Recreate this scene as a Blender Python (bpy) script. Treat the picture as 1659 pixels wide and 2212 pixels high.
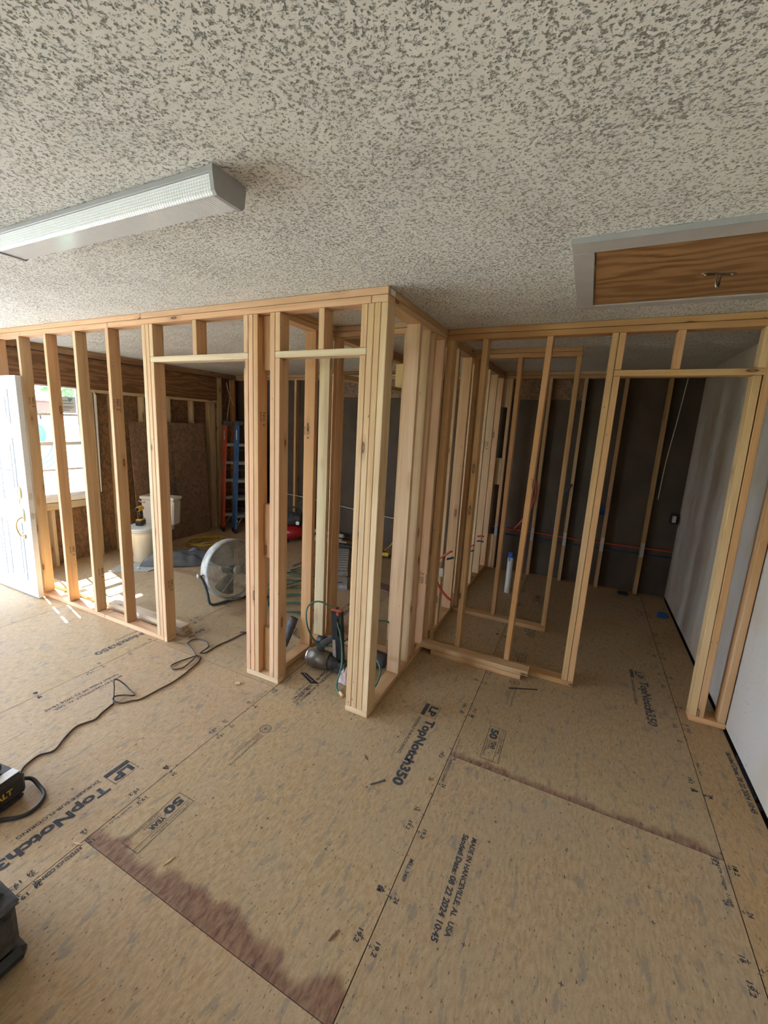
import bpy, bmesh, math, random
from mathutils import Vector, Matrix, Quaternion
random.seed(7)
for o in list(bpy.data.objects):
    bpy.data.objects.remove(o, do_unlink=True)
S = bpy.context.scene
COL = S.collection

# ------------------------------------------------------------------ camera
cam = bpy.data.cameras.new('camera')
cam.sensor_fit = 'VERTICAL'
cam.sensor_height = 24.0
cam.lens = 934.755 / 2212.0 * 24.0
cam.shift_x = 46.45 / 2212.0
cam.shift_y = -2.16 / 2212.0
cam.clip_start = 0.02
camo = bpy.data.objects.new('camera', cam)
COL.objects.link(camo)
def cam_matrix(yaw, pitch, roll, loc):
    cy, sy = math.cos(yaw), math.sin(yaw)
    f = Vector((sy * math.cos(pitch), cy * math.cos(pitch), -math.sin(pitch)))
    r = Vector((cy, -sy, 0)); u = r.cross(f)
    c, s = math.cos(roll), math.sin(roll)
    r2 = c * r + s * u; u2 = -s * r + c * u
    m = Matrix((r2, u2, -f)).transposed().to_4x4()
    m.translation = Vector(loc)
    return m
camo.matrix_world = cam_matrix(-0.467690720, 0.197617908, 0.0448430327, (0.980877, -2.122729, 1.754467))
S.camera = camo

# ------------------------------------------------------------------ light
SKY, SUN, EXPO = 7.0, 25.0, 2.12
w = bpy.data.worlds.new('world'); S.world = w
w.use_nodes = True
bg = w.node_tree.nodes['Background']
bg.inputs[0].default_value = (0.615, 0.775, 1.0, 1)
bg.inputs[1].default_value = SKY
sd = bpy.data.lights.new('sun', 'SUN'); sd.energy = SUN; sd.angle = 0.009; sd.color = (1.0, 0.92, 0.78)
so = bpy.data.objects.new('sun', sd); COL.objects.link(so)
so.rotation_euler = Vector((0.79, -0.21, -1.0)).to_track_quat('-Z', 'Y').to_euler()
so.location = (-8, 2, 9)
def portal(name, loc, sx, sy, direction):
    d = bpy.data.lights.new(name, 'AREA'); d.shape = 'RECTANGLE'; d.size = sx; d.size_y = sy
    d.cycles.is_portal = True
    o = bpy.data.objects.new(name, d); COL.objects.link(o)
    o.location = loc; o.rotation_euler = Vector(direction).to_track_quat('-Z', 'Z').to_euler()
portal('portal_door', (-4.36, -0.525, 1.02), 0.92, 2.04, (1, 0, 0))
portal('portal_window', (-4.36, 0.53, 1.42), 0.9, 1.3, (1, 0, 0))
portal('portal_near_window', (-2.8, -5.02, 1.4), 1.0, 1.2, (0, 1, 0))
portal('portal_added_opening', (-4.36, -3.1, 1.2), 2.8, 1.8, (1, 0, 0))  # unseen left wall opening, added to bring more light in from the left
S.view_settings.view_transform = 'Standard'
S.view_settings.look = 'None'
S.view_settings.gamma = 1.0
S.view_settings.exposure = EXPO
S.view_settings.use_curve_mapping = False
S.cycles.use_denoising = True
S.cycles.max_bounces = 14
S.cycles.diffuse_bounces = 8
S.cycles.glossy_bounces = 4
S.cycles.transmission_bounces = 6
S.cycles.transparent_max_bounces = 12
S.cycles.caustics_reflective = False
S.cycles.caustics_refractive = False
S.cycles.sample_clamp_indirect = 8.0

# ------------------------------------------------------------------ node helpers
class NT:
    def __init__(self, name):
        self.m = bpy.data.materials.new(name); self.m.use_nodes = True
        self.t = self.m.node_tree
        self.p = self.t.nodes['Principled BSDF']
    def n(self, typ, **kw):
        nd = self.t.nodes.new(typ)
        for k, v in kw.items(): setattr(nd, k, v)
        return nd
    def l(self, a, b): self.t.links.new(a, b)
    def put(self, sock, v):
        if hasattr(v, 'is_output'): self.l(v, sock)
        else: sock.default_value = v
    def math(self, op, a, b=0.0, clamp=False):
        nd = self.n('ShaderNodeMath', operation=op, use_clamp=clamp)
        self.put(nd.inputs[0], a); self.put(nd.inputs[1], b)
        return nd.outputs[0]
    def mix(self, fac, a, b, mode='MIX'):
        nd = self.n('ShaderNodeMix', data_type='RGBA', blend_type=mode)
        self.put(nd.inputs[0], fac)
        for s, v in ((nd.inputs[6], a), (nd.inputs[7], b)):
            if isinstance(v, (tuple, list)): v = tuple(v) + (1,) * (4 - len(v))
            self.put(s, v)
        return nd.outputs[2]
    def ramp(self, fac, lo, hi, a=0.0, b=1.0):
        nd = self.n('ShaderNodeMapRange'); nd.interpolation_type = 'SMOOTHSTEP'
        self.put(nd.inputs[0], fac); nd.inputs[1].default_value = lo; nd.inputs[2].default_value = hi
        nd.inputs[3].default_value = a; nd.inputs[4].default_value = b
        return nd.outputs[0]
    def vec(self, v, scale=(1, 1, 1), loc=None):
        nd = self.n('ShaderNodeVectorMath', operation='MULTIPLY')
        self.l(v, nd.inputs[0]); nd.inputs[1].default_value = scale
        out = nd.outputs[0]
        if loc is not None:
            ad = self.n('ShaderNodeVectorMath', operation='ADD'); self.l(out, ad.inputs[0]); self.put(ad.inputs[1], loc)
            out = ad.outputs[0]
        return out
    def noise(self, v, scale=1.0, detail=3.0, rough=0.55, out=0):
        nd = self.n('ShaderNodeTexNoise'); self.l(v, nd.inputs['Vector'])
        nd.inputs['Scale'].default_value = scale; nd.inputs['Detail'].default_value = detail
        nd.inputs['Roughness'].default_value = rough
        return nd.outputs[out]
    def voro(self, v, scale=1.0, feature='F1', out=0):
        nd = self.n('ShaderNodeTexVoronoi'); nd.feature = feature; self.l(v, nd.inputs['Vector'])
        nd.inputs['Scale'].default_value = scale
        return nd.outputs[out]
    def obj(self): return self.n('ShaderNodeTexCoord').outputs['Object']
    def pos(self): return self.n('ShaderNodeNewGeometry').outputs['Position']
    def col(self, c): self.put(self.p.inputs['Base Color'], c if not isinstance(c, (tuple, list)) else tuple(c) + (1,) * (4 - len(c)))
    def rough(self, r): self.put(self.p.inputs['Roughness'], r)
    def bump(self, h, strength=0.3, dist=0.01):
        nd = self.n('ShaderNodeBump'); nd.inputs['Strength'].default_value = strength
        nd.inputs['Distance'].default_value = dist; self.put(nd.inputs['Height'], h)
        self.l(nd.outputs[0], self.p.inputs['Normal'])
        return nd

def plain(name, c, rough=0.5, metal=0.0, var=0.12, scale=30, emit=0, bump=0.0, spec=0.5):
    m = NT(name); v = m.obj()
    nz = m.noise(v, scale, 4)
    f = m.ramp(nz, 0.3, 0.7, 1 - var, 1 + var * 0.6)
    cc = m.n('ShaderNodeVectorMath', operation='SCALE'); cc.inputs[0].default_value = c; m.l(f, cc.inputs['Scale'])
    m.col(cc.outputs[0]); m.rough(rough); m.p.inputs['Metallic'].default_value = metal
    m.p.inputs['Specular IOR Level'].default_value = spec
    if bump: m.bump(nz, bump, 0.004)
    return m.m

def make_lumber():
    m = NT('lumber'); v = m.obj()
    oi = m.n('ShaderNodeObjectInfo')
    rnd = oi.outputs['Random']
    off = m.n('ShaderNodeCombineXYZ')
    for i, k in enumerate((37.0, 91.0, 53.0)): m.l(m.math('MULTIPLY', rnd, k), off.inputs[i])
    o = off.outputs[0]
    grain = m.noise(m.vec(v, (22, 22, 1.2), o), 2.0, 5, 0.6)
    broad = m.noise(m.vec(v, (9, 9, 0.7), o), 1.3, 2, 0.5)
    wav = m.noise(m.vec(v, (60, 14, 0.9), o), 1.0, 2, 0.5)
    c = m.mix(m.ramp(grain, 0.35, 0.72, 0.0, 0.38), oi.outputs['Color'], (0.40, 0.22, 0.10), 'MIX')
    c = m.mix(m.ramp(broad, 0.45, 0.75, 0.0, 0.35), c, (0.70, 0.52, 0.33))
    c = m.mix(m.ramp(wav, 0.5, 0.62, 0.0, 0.22), c, (0.36, 0.19, 0.085))
    kv = m.voro(m.vec(v, (9.0, 9.0, 2.6), o), 1.0)
    c = m.mix(m.ramp(kv, 0.12, 0.26, 0.35, 0.0), c, (0.34, 0.16, 0.07))
    ring = m.math('MULTIPLY', m.ramp(kv, 0.05, 0.075), m.ramp(kv, 0.075, 0.11, 1.0, 0.0))
    c = m.mix(m.ramp(kv, 0.07, 0.105, 0.75, 0.0), c, (0.26, 0.125, 0.06))
    c = m.mix(m.math('MULTIPLY', ring, 0.8), c, (0.045, 0.025, 0.015))
    nv = m.voro(m.vec(v, (26, 26, 9), o), 1.0)
    gate = m.ramp(m.noise(m.vec(v, (1, 1, 1.3), o), 1.5, 1), 0.52, 0.6)
    c = m.mix(m.math('MULTIPLY', m.ramp(nv, 0.045, 0.085, 0.85, 0.0), gate), c, (0.05, 0.03, 0.02))
    m.col(c); m.rough(0.72); m.p.inputs['Specular IOR Level'].default_value = 0.25
    m.bump(grain, 0.12, 0.002)
    return m.m

def make_subfloor():
    m = NT('subfloor_board'); p = m.pos()
    oi = m.n('ShaderNodeObjectInfo')
    sep = m.n('ShaderNodeSeparateXYZ'); m.l(p, sep.inputs[0]); X, Y = sep.outputs[0], sep.outputs[1]
    wob = m.noise(m.vec(p, (5, 5, 5)), 1.0, 2, 0.5, 1)
    pw = m.n('ShaderNodeVectorMath', operation='ADD'); m.l(p, pw.inputs[0]); m.l(m.vec(wob, (0.06, 0.06, 0)), pw.inputs[1])
    q = pw.outputs[0]
    strand = m.noise(m.vec(q, (85, 24, 1)), 1.0, 5, 0.65)
    cloud = m.noise(m.vec(q, (3.2, 2.0, 1)), 1.0, 3, 0.55)
    fine = m.noise(m.vec(q, (300, 110, 1)), 1.0, 3, 0.6)
    c = m.mix(m.ramp(strand, 0.34, 0.70), (0.49, 0.355, 0.21), (0.375, 0.25, 0.13))
    c = m.mix(m.ramp(cloud, 0.42, 0.68, 0.0, 0.4), c, (0.41, 0.315, 0.21))
    c = m.mix(m.ramp(fine, 0.52, 0.74, 0.0, 0.5), c, (0.27, 0.17, 0.085))
    fl = m.noise(m.vec(q, (30, 9, 1)), 1.0, 3, 0.55)
    c = m.mix(m.ramp(fl, 0.57, 0.66, 0.0, 0.6), c, (0.24, 0.21, 0.17))
    dk = m.noise(m.vec(q, (120, 48, 1)), 1.0, 2, 0.5)
    c = m.mix(m.ramp(dk, 0.645, 0.70, 0.0, 0.8), c, (0.10, 0.07, 0.05))
    lt = m.noise(m.vec(q, (150, 70, 1), (3, 7, 0)), 1.0, 2, 0.5)
    c = m.mix(m.ramp(lt, 0.64, 0.72, 0.0, 0.5), c, (0.56, 0.43, 0.27))
    c = m.mix(1.0, c, oi.outputs['Color'], 'MULTIPLY')
    # purple-brown edge stains along two panel ends, with ragged borders
    def stain(x0, x1, y0, wd, amp, seedv):
        nz = m.noise(m.vec(p, (6.0, 2.0, 1), (seedv, 0, 0)), 1.0, 3, 0.55)
        nf = m.noise(m.vec(p, (42, 12, 1), (seedv, 3, 0)), 1.0, 3, 0.6)
        edge = m.math('ADD', m.math('MULTIPLY', nz, amp), m.math('MULTIPLY', nf, 0.03))
        lim = m.math('ADD', edge, wd)
        d = m.math('SUBTRACT', lim, m.math('SUBTRACT', Y, y0))
        a = m.ramp(d, 0.0, 0.045)
        a = m.math('MULTIPLY', a, m.math('GREATER_THAN', Y, y0 + 0.0005))
        a = m.math('MULTIPLY', a, m.math('GREATER_THAN', X, x0)); a = m.math('MULTIPLY', a, m.math('LESS_THAN', X, x1))
        return m.math('MULTIPLY', a, m.ramp(nf, 0.25, 0.8, 1.0, 0.55))
    sc = m.mix(m.ramp(strand, 0.4, 0.65), (0.235, 0.115, 0.075), (0.125, 0.058, 0.04))
    c = m.mix(stain(-0.674, 0.53, -1.285, -0.050, 0.28, 2.0), c, sc)
    c = m.mix(stain(0.53, 1.726, -0.034, -0.035, 0.155, 9.0), c, sc)
    c = m.mix(m.math('MULTIPLY', stain(-3.08, -1.877, 1.155, -0.03, 0.25, 5.0), 0.6), c, sc)
    m.col(c); m.rough(0.62); m.p.inputs['Specular IOR Level'].default_value = 0.3
    m.bump(strand, 0.06, 0.002)
    return m.m

def make_ceiling():
    m = NT('popcorn_ceiling'); p = m.pos()
    big = m.noise(m.vec(p, (120, 120, 1)), 1.0, 2, 0.5)
    med = m.noise(m.vec(p, (260, 260, 1), (5, 1, 0)), 1.0, 2, 0.55)
    low = m.noise(m.vec(p, (3.0, 3.0, 1), (2, 9, 0)), 1.0, 2, 0.5)
    # flat sprayed coat broken by small pits with their shade painted in dark
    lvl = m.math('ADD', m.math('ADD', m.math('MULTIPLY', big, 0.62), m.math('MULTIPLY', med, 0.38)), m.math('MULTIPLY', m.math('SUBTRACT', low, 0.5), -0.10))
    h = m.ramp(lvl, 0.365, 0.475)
    pit_shade = m.ramp(lvl, 0.375, 0.42, 0.9, 0.0)
    c = m.mix(pit_shade, (0.73, 0.715, 0.665), (0.26, 0.24, 0.18))
    c = m.mix(m.ramp(med, 0.6, 0.75, 0.0, 0.5), c, (0.80, 0.785, 0.74))
    m.col(c); m.rough(0.9); m.p.inputs['Specular IOR Level'].default_value = 0.15
    m.bump(h, 1.0, 0.012)
    return m.m

def make_osb(name, a, b, c3):
    m = NT(name); v = m.obj()
    nd = m.n('ShaderNodeTexVoronoi'); nd.feature = 'F1'
    wob = m.noise(m.vec(v, (4, 4, 4)), 1.0, 2, 0.5, 1)
    ad = m.n('ShaderNodeVectorMath', operation='ADD'); m.l(v, ad.inputs[0]); m.l(m.vec(wob, (0.25, 0.25, 0.25)), ad.inputs[1])
    m.l(m.vec(ad.outputs[0], (34, 60, 24)), nd.inputs['Vector']); nd.inputs['Scale'].default_value = 1.0
    sp = m.n('ShaderNodeSeparateColor'); m.l(nd.outputs['Color'], sp.inputs[0])
    st = m.noise(m.vec(ad.outputs[0], (60, 60, 30)), 1.0, 4, 0.65)
    c = m.mix(m.ramp(sp.outputs[0], 0.1, 0.9), a, b)
    c = m.mix(m.ramp(st, 0.5, 0.72, 0.0, 0.7), c, c3)
    m.col(c); m.rough(0.7); m.bump(sp.outputs[1], 0.2, 0.003)
    return m.m

def make_print(name, c, wear=0.46):
    m = NT(name); p = m.pos()
    m.col(c); m.rough(0.8); m.p.inputs['Specular IOR Level'].default_value = 0.1
    nz = m.noise(m.vec(p, (210, 70, 210)), 1.0, 3, 0.65)
    tr = m.n('ShaderNodeBsdfTransparent'); mx = m.n('ShaderNodeMixShader')
    m.l(m.ramp(nz, wear, wear + 0.16, 0.0, 0.9), mx.inputs[0])
    m.l(m.p.outputs[0], mx.inputs[1]); m.l(tr.outputs[0], mx.inputs[2])
    m.l(mx.outputs[0], m.t.nodes['Material Output'].inputs['Surface'])
    return m.m

def make_glass():
    m = NT('window_glass')
    tr = m.n('ShaderNodeBsdfTransparent'); gl = m.n('ShaderNodeBsdfGlossy'); gl.inputs['Roughness'].default_value = 0.02
    tr.inputs[0].default_value = (0.93, 0.97, 0.97, 1)
    mx = m.n('ShaderNodeMixShader'); mx.inputs[0].default_value = 0.06; m.l(tr.outputs[0], mx.inputs[1]); m.l(gl.outputs[0], mx.inputs[2])
    m.l(mx.outputs[0], m.t.nodes['Material Output'].inputs['Surface'])
    return m.m

def make_lens():
    m = NT('prismatic_lens'); v = m.obj()
    def tri(axis, freq):
        sp = m.n('ShaderNodeSeparateXYZ'); m.l(v, sp.inputs[0])
        return m.math('PINGPONG', m.math('MULTIPLY', sp.outputs[axis], freq), 1.0)
    h = m.math('ADD', tri(0, 190.0), m.math('MULTIPLY', tri(2, 260.0), 0.7))
    m.col((0.80, 0.82, 0.84)); m.rough(0.18)
    m.p.inputs['Transmission Weight'].default_value = 0.0
    m.p.inputs['Subsurface Weight'].default_value = 0.0
    m.bump(h, 0.35, 0.002)
    return m.m

def make_oak():
    m = NT('hatch_wood'); v = m.obj()
    wob = m.noise(m.vec(v, (1.6, 4, 1)), 1.0, 3, 0.5)
    sp = m.n('ShaderNodeSeparateXYZ'); m.l(v, sp.inputs[0])
    k = m.math('ADD', m.math('MULTIPLY', sp.outputs[1], 18.0), m.math('MULTIPLY', wob, 9.0))
    band = m.math('PINGPONG', k, 1.0)
    g = m.noise(m.vec(v, (5, 130, 1)), 1.0, 4, 0.6)
    c = m.mix(m.ramp(band, 0.2, 0.9), (0.40, 0.215, 0.085), (0.245, 0.115, 0.04))
    c = m.mix(m.ramp(g, 0.5, 0.72, 0.0, 0.6), c, (0.15, 0.065, 0.022))
    m.col(c); m.rough(0.5)
    return m.m

def make_beam():
    m = NT('veneer_beam'); v = m.obj()
    wob = m.noise(m.vec(v, (4, 1.2, 7)), 1.0, 4, 0.6)
    sp = m.n('ShaderNodeSeparateXYZ'); m.l(v, sp.inputs[0])
    band = m.math('PINGPONG', m.math('ADD', m.math('MULTIPLY', sp.outputs[2], 30.0), m.math('MULTIPLY', wob, 9.0)), 1.0)
    g = m.noise(m.vec(v, (30, 5, 120)), 1.0, 4, 0.65)
    c = m.mix(m.ramp(band, 0.1, 0.9), (0.29, 0.15, 0.065), (0.17, 0.078, 0.032))
    c = m.mix(m.ramp(g, 0.5, 0.75, 0.0, 0.75), c, (0.075, 0.035, 0.017))
    m.col(c); m.rough(0.65)
    return m.m

def make_drywall():
    m = NT('scuffed_drywall'); p = m.pos()
    cl = m.noise(m.vec(p, (1.5, 2.2, 1.6)), 1.0, 3, 0.55)
    c = m.mix(m.ramp(cl, 0.45, 0.68), (0.49, 0.425, 0.35), (0.45, 0.345, 0.235))
    nz = m.noise(m.vec(p, (50, 42, 60)), 1.0, 3, 0.6)
    gate = m.ramp(m.noise(m.vec(p, (6, 5, 5)), 1.0, 2), 0.45, 0.65)
    c = m.mix(m.math('MULTIPLY', m.ramp(nz, 0.63, 0.69, 0.0, 0.8), gate), c, (0.12, 0.10, 0.085))
    m.col(c); m.rough(0.85)
    m.bump(m.noise(m.vec(p, (8, 8, 8)), 1.0, 3), 0.25, 0.02)
    return m.m

def make_dark_board():
    m = NT('fibre_sheathing'); p = m.pos()
    nz = m.noise(m.vec(p, (3, 3, 2)), 1.0, 3, 0.6); f = m.noise(m.vec(p, (160, 160, 160)), 1.0, 2, 0.6)
    c = m.mix(m.ramp(nz, 0.35, 0.7), (0.098, 0.070, 0.045), (0.068, 0.048, 0.031))
    c = m.mix(m.ramp(f, 0.5, 0.75, 0.0, 0.4), c, (0.13, 0.096, 0.064))
    m.col(c); m.rough(0.9)
    return m.m

M = {}
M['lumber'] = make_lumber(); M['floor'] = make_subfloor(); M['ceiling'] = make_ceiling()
M['osb_wall'] = make_osb('osb_sheathing', (0.25, 0.135, 0.065), (0.12, 0.075, 0.045), (0.38, 0.22, 0.10))
M['osb_sheet'] = make_osb('osb_leaning', (0.27, 0.17, 0.11), (0.17, 0.11, 0.08), (0.42, 0.28, 0.16))
M['ink'] = make_print('ink_black', (0.065, 0.066, 0.074), 0.56)
M['ink_faint'] = make_print('ink_faint', (0.095, 0.095, 0.10), 0.47)
M['ink_stamp'] = make_print('ink_stamp', (0.05, 0.035, 0.03), 0.58)
M['glass'] = make_glass(); M['lens'] = make_lens(); M['oak'] = make_oak(); M['beam'] = make_beam()
M['drywall'] = make_drywall(); M['dark_board'] = make_dark_board()
M['door_white'] = plain('door_paint', (0.62, 0.64, 0.67), 0.4, var=0.03)
M['vinyl'] = plain('window_vinyl', (0.80, 0.81, 0.82), 0.4, var=0.03)
M['grey_metal'] = plain('painted_steel', (0.36, 0.36, 0.36), 0.45, var=0.05)
M['trim_grey'] = plain('hatch_trim', (0.46, 0.43, 0.40), 0.55, var=0.06, scale=8)
M['brass'] = plain('brass', (0.80, 0.62, 0.28), 0.25, 1.0, var=0.1)
M['steel'] = plain('steel', (0.55, 0.55, 0.54), 0.35, 1.0, var=0.1)
M['nickel'] = plain('antique_nickel', (0.33, 0.30, 0.26), 0.32, 1.0, var=0.2)
M['edge_seal'] = plain('edge_seal', (0.14, 0.05, 0.035), 0.8)
M['slab_dark'] = plain('subfloor_underside', (0.035, 0.02, 0.015), 0.9)
M['black_plastic'] = plain('black_plastic', (0.022, 0.022, 0.024), 0.45, var=0.3, scale=18)
M['dusty_black'] = plain('dusty_black', (0.055, 0.052, 0.048), 0.75, var=0.6, scale=25, bump=0.2)
M['rubber_grey'] = plain('grey_foam', (0.085, 0.085, 0.09), 0.8, var=0.3)
M['tarp'] = plain('grey_poly_sheet', (0.075, 0.085, 0.10), 0.38, var=0.25, scale=6)
M['porcelain'] = plain('porcelain', (0.74, 0.74, 0.69), 0.15, var=0.04, scale=5)
M['tool_yellow'] = plain('tool_yellow', (0.72, 0.42, 0.03), 0.45)
M['red_fiberglass'] = plain('red_fiberglass', (0.46, 0.065, 0.03), 0.5, var=0.25)
M['blue_fiberglass'] = plain('blue_fiberglass', (0.045, 0.13, 0.29), 0.5, var=0.25)
M['aluminium'] = plain('aluminium', (0.40, 0.38, 0.35), 0.5, 0.6, var=0.25)
M['speckled_cap'] = plain('paint_speckled_plastic', (0.07, 0.07, 0.07), 0.6, var=0.9, scale=60)
M['dust_steel'] = plain('dusty_steel', (0.43, 0.42, 0.38), 0.6, 0.3, var=0.3, scale=14)
M['fan_blade'] = plain('dusty_blade', (0.36, 0.35, 0.32), 0.6, 0.1, var=0.3, scale=9)
M['pipe_dark'] = plain('dark_tube', (0.05, 0.06, 0.065), 0.45)
M['cord_brown'] = plain('brown_cord', (0.075, 0.045, 0.035), 0.5)
M['cord_black'] = plain('black_cord', (0.03, 0.03, 0.032), 0.5)
M['cord_yellow'] = plain('yellow_cord', (0.62, 0.40, 0.06), 0.55)
M['hose_green'] = plain('green_hose', (0.05, 0.15, 0.095), 0.4)
M['pex_red'] = plain('red_pex', (0.50, 0.055, 0.025), 0.35)
M['pex_blue'] = plain('blue_pex', (0.025, 0.045, 0.08), 0.35)
M['tape_blue'] = plain('blue_tape', (0.03, 0.11, 0.42), 0.5)
M['pvc'] = plain('white_pvc', (0.76, 0.76, 0.74), 0.3, var=0.04)
M['comp_red'] = plain('red_enamel', (0.36, 0.015, 0.018), 0.3)
M['olive_alloy'] = plain('worn_alloy', (0.19, 0.16, 0.12), 0.42, 0.5, var=0.35, scale=20)
M['silver'] = plain('bright_alloy', (0.62, 0.62, 0.62), 0.3, 0.9)
M['orange_plastic'] = plain('orange_plastic', (0.50, 0.11, 0.05), 0.45)
M['tool_blue'] = plain('tool_blue', (0.02, 0.08, 0.22), 0.4)
M['paper'] = plain('paper', (0.74, 0.75, 0.76), 0.8, var=0.03)
M['paper_ink'] = plain('paper_ink', (0.12, 0.13, 0.15), 0.8)
M['paper_teal'] = plain('paper_teal', (0.10, 0.42, 0.50), 0.8)
M['shingle'] = plain('grey_shingle', (0.33, 0.33, 0.32), 0.85, var=0.25, scale=40)
M['brown_strip'] = plain('brown_strip', (0.16, 0.085, 0.055), 0.7)
M['fleck'] = plain('wood_chip', (0.66, 0.46, 0.25), 0.8)
M['cloth_pink'] = plain('pinkish_rag', (0.60, 0.47, 0.43), 0.9)
M['wire_white'] = plain('white_cable', (0.62, 0.58, 0.48), 0.5)
M['label_white'] = plain('label_white', (0.72, 0.72, 0.70), 0.5)
M['gypsum'] = plain('gypsum_scrap', (0.40, 0.41, 0.40), 0.9)
M['grass'] = plain('grass', (0.10, 0.20, 0.05), 0.9, var=0.4, scale=3)
M['concrete'] = plain('concrete', (0.36, 0.37, 0.38), 0.9, var=0.15, scale=3)
M['peach'] = plain('peach_siding', (0.62, 0.36, 0.18), 0.8)
M['brown_trim'] = plain('brown_trim', (0.12, 0.055, 0.035), 0.7)
M['white_trim'] = plain('white_trim', (0.8, 0.82, 0.84), 0.5, var=0.03)
M['leaf'] = plain('leaves', (0.07, 0.14, 0.04), 0.7, var=0.5, scale=6)
M['bark'] = plain('bark', (0.11, 0.08, 0.06), 0.9)
M['fascia_grey'] = plain('roof_grey', (0.2, 0.2, 0.21), 0.8)
M['reel_green'] = plain('reel_green', (0.02, 0.16, 0.12), 0.5)

CREAM, TAN, ORANGE, PEACH = (0.68, 0.50, 0.315), (0.62, 0.41, 0.23), (0.53, 0.27, 0.115), (0.645, 0.41, 0.245)
DULL = (0.46, 0.30, 0.16)

# ------------------------------------------------------------------ mesh helpers
def link(name, me, mat=None, parent=None):
    o = bpy.data.objects.new(name, me); COL.objects.link(o)
    if mat is not None and hasattr(me, 'materials') and len(me.materials) == 0: me.materials.append(mat)
    if parent is not None: o.parent = parent
    return o
def empty(name, loc=(0, 0, 0), rz=0.0):
    o = bpy.data.objects.new(name, None); COL.objects.link(o)
    o.location = loc; o.rotation_euler = (0, 0, rz); o.empty_display_size = 0.05
    return o
def thing(name, label, cat, loc=(0, 0, 0), rz=0.0, group=None):
    o = empty(name, loc, rz); return tag(o, label, cat, group)
def tag(o, label, cat, group=None):
    o['label'] = label; o['category'] = cat; o['kind'] = 'thing'
    if group: o['group'] = group
    return o
def structure(name, loc=(0, 0, 0), label=None):
    o = empty(name, loc); o['kind'] = 'structure'
    if label: o['label'] = label
    return o
class BM:
    """collects shapes into one mesh"""
    def __init__(self): self.b = bmesh.new()
    def box(self, x0, x1, y0, y1, z0, z1, bev=0.0, mat=0, rot=None, taper=None):
        b = self.b
        vs = [b.verts.new((x, y, z)) for x in (x0, x1) for y in (y0, y1) for z in (z0, z1)]
        idx = [(0, 1, 3, 2), (4, 6, 7, 5), (0, 4, 5, 1), (2, 3, 7, 6), (0, 2, 6, 4), (1, 5, 7, 3)]
        fs = [b.faces.new([vs[i] for i in f]) for f in idx]
        for f in fs: f.material_index = mat
        if taper:
            cx, cy = (x0 + x1) / 2, (y0 + y1) / 2
            for v in vs:
                if v.co.z > (z0 + z1) / 2: v.co.x = cx + (v.co.x - cx) * taper[0]; v.co.y = cy + (v.co.y - cy) * taper[1]
        if rot is not None:
            c = Vector(((x0 + x1) / 2, (y0 + y1) / 2, (z0 + z1) / 2))
            for v in vs: v.co = rot @ (v.co - c) + c
        if bev > 0:
            es = list({e for f in fs for e in f.edges})
            r = bmesh.ops.bevel(b, geom=es, offset=bev, segments=1, affect='EDGES', profile=0.5)
            for f in r['faces']: f.material_index = mat
        return self
    def lathe(self, prof, seg=24, mat=0, M4=None, cap=True):
        b = self.b; rings = []
        for r, z in prof:
            ring = []
            for i in range(seg):
                a = 2 * math.pi * i / seg
                co = Vector((r * math.cos(a), r * math.sin(a), z))
                ring.append(b.verts.new(M4 @ co if M4 is not None else co))
            rings.append(ring)
        for k in range(len(rings) - 1):
            for i in range(seg):
                f = b.faces.new((rings[k][i], rings[k][(i + 1) % seg], rings[k + 1][(i + 1) % seg], rings[k + 1][i])); f.material_index = mat; f.smooth = True
        if cap:
            for ring in (rings[0][::-1], rings[-1]):
                try: f = b.faces.new(ring); f.material_index = mat
                except ValueError: pass
        return self
    def tube(self, pts, r, seg=8, mat=0, closed=False):
        b = self.b; pts = [Vector(p) for p in pts]; n = len(pts); rings = []
        rr = r if isinstance(r, (list, tuple)) else [r] * n
        prev = None
        for i in range(n):
            if closed: t = pts[(i + 1) % n] - pts[i - 1]
            else: t = pts[min(i + 1, n - 1)] - pts[max(i - 1, 0)]
            t = t.normalized() if t.length > 1e-9 else Vector((0, 0, 1))
            if prev is None:
                ref = Vector((0, 0, 1)) if abs(t.z) < 0.9 else Vector((1, 0, 0))
                nx = t.cross(ref).normalized()
            else:
                nx = prev - t * prev.dot(t)
                nx = nx.normalized() if nx.length > 1e-6 else t.orthogonal().normalized()
            prev = nx; ny = t.cross(nx)
            rings.append([b.verts.new(pts[i] + rr[i] * (math.cos(2 * math.pi * k / seg) * nx + math.sin(2 * math.pi * k / seg) * ny)) for k in range(seg)])
        m = n if closed else n - 1
        for i in range(m):
            A, Bq = rings[i], rings[(i + 1) % n]
            for k in range(seg):
                f = b.faces.new((A[k], A[(k + 1) % seg], Bq[(k + 1) % seg], Bq[k])); f.smooth = True; f.material_index = mat
        if not closed:
            for ring in (rings[0][::-1], rings[-1]):
                f = b.faces.new(ring); f.material_index = mat
        return self
    def poly(self, pts, mat=0):
        f = self.b.faces.new([self.b.verts.new(p) for p in pts]); f.material_index = mat; return self
    def prism(self, outline, z0, z1, mat=0):
        b = self.b
        lo = [b.verts.new((x, y, z0)) for x, y in outline]; hi = [b.verts.new((x, y, z1)) for x, y in outline]
        n = len(lo)
        for f in [lo[::-1], hi] + [(lo[i], lo[(i + 1) % n], hi[(i + 1) % n], hi[i]) for i in range(n)]:
            b.faces.new(f).material_index = mat
        return self
    def add_mesh(self, me, mtx):
        k = len(self.b.verts); self.b.from_mesh(me); self.b.verts.ensure_lookup_table()
        for v in self.b.verts[k:]: v.co = mtx @ v.co
        return self
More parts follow.
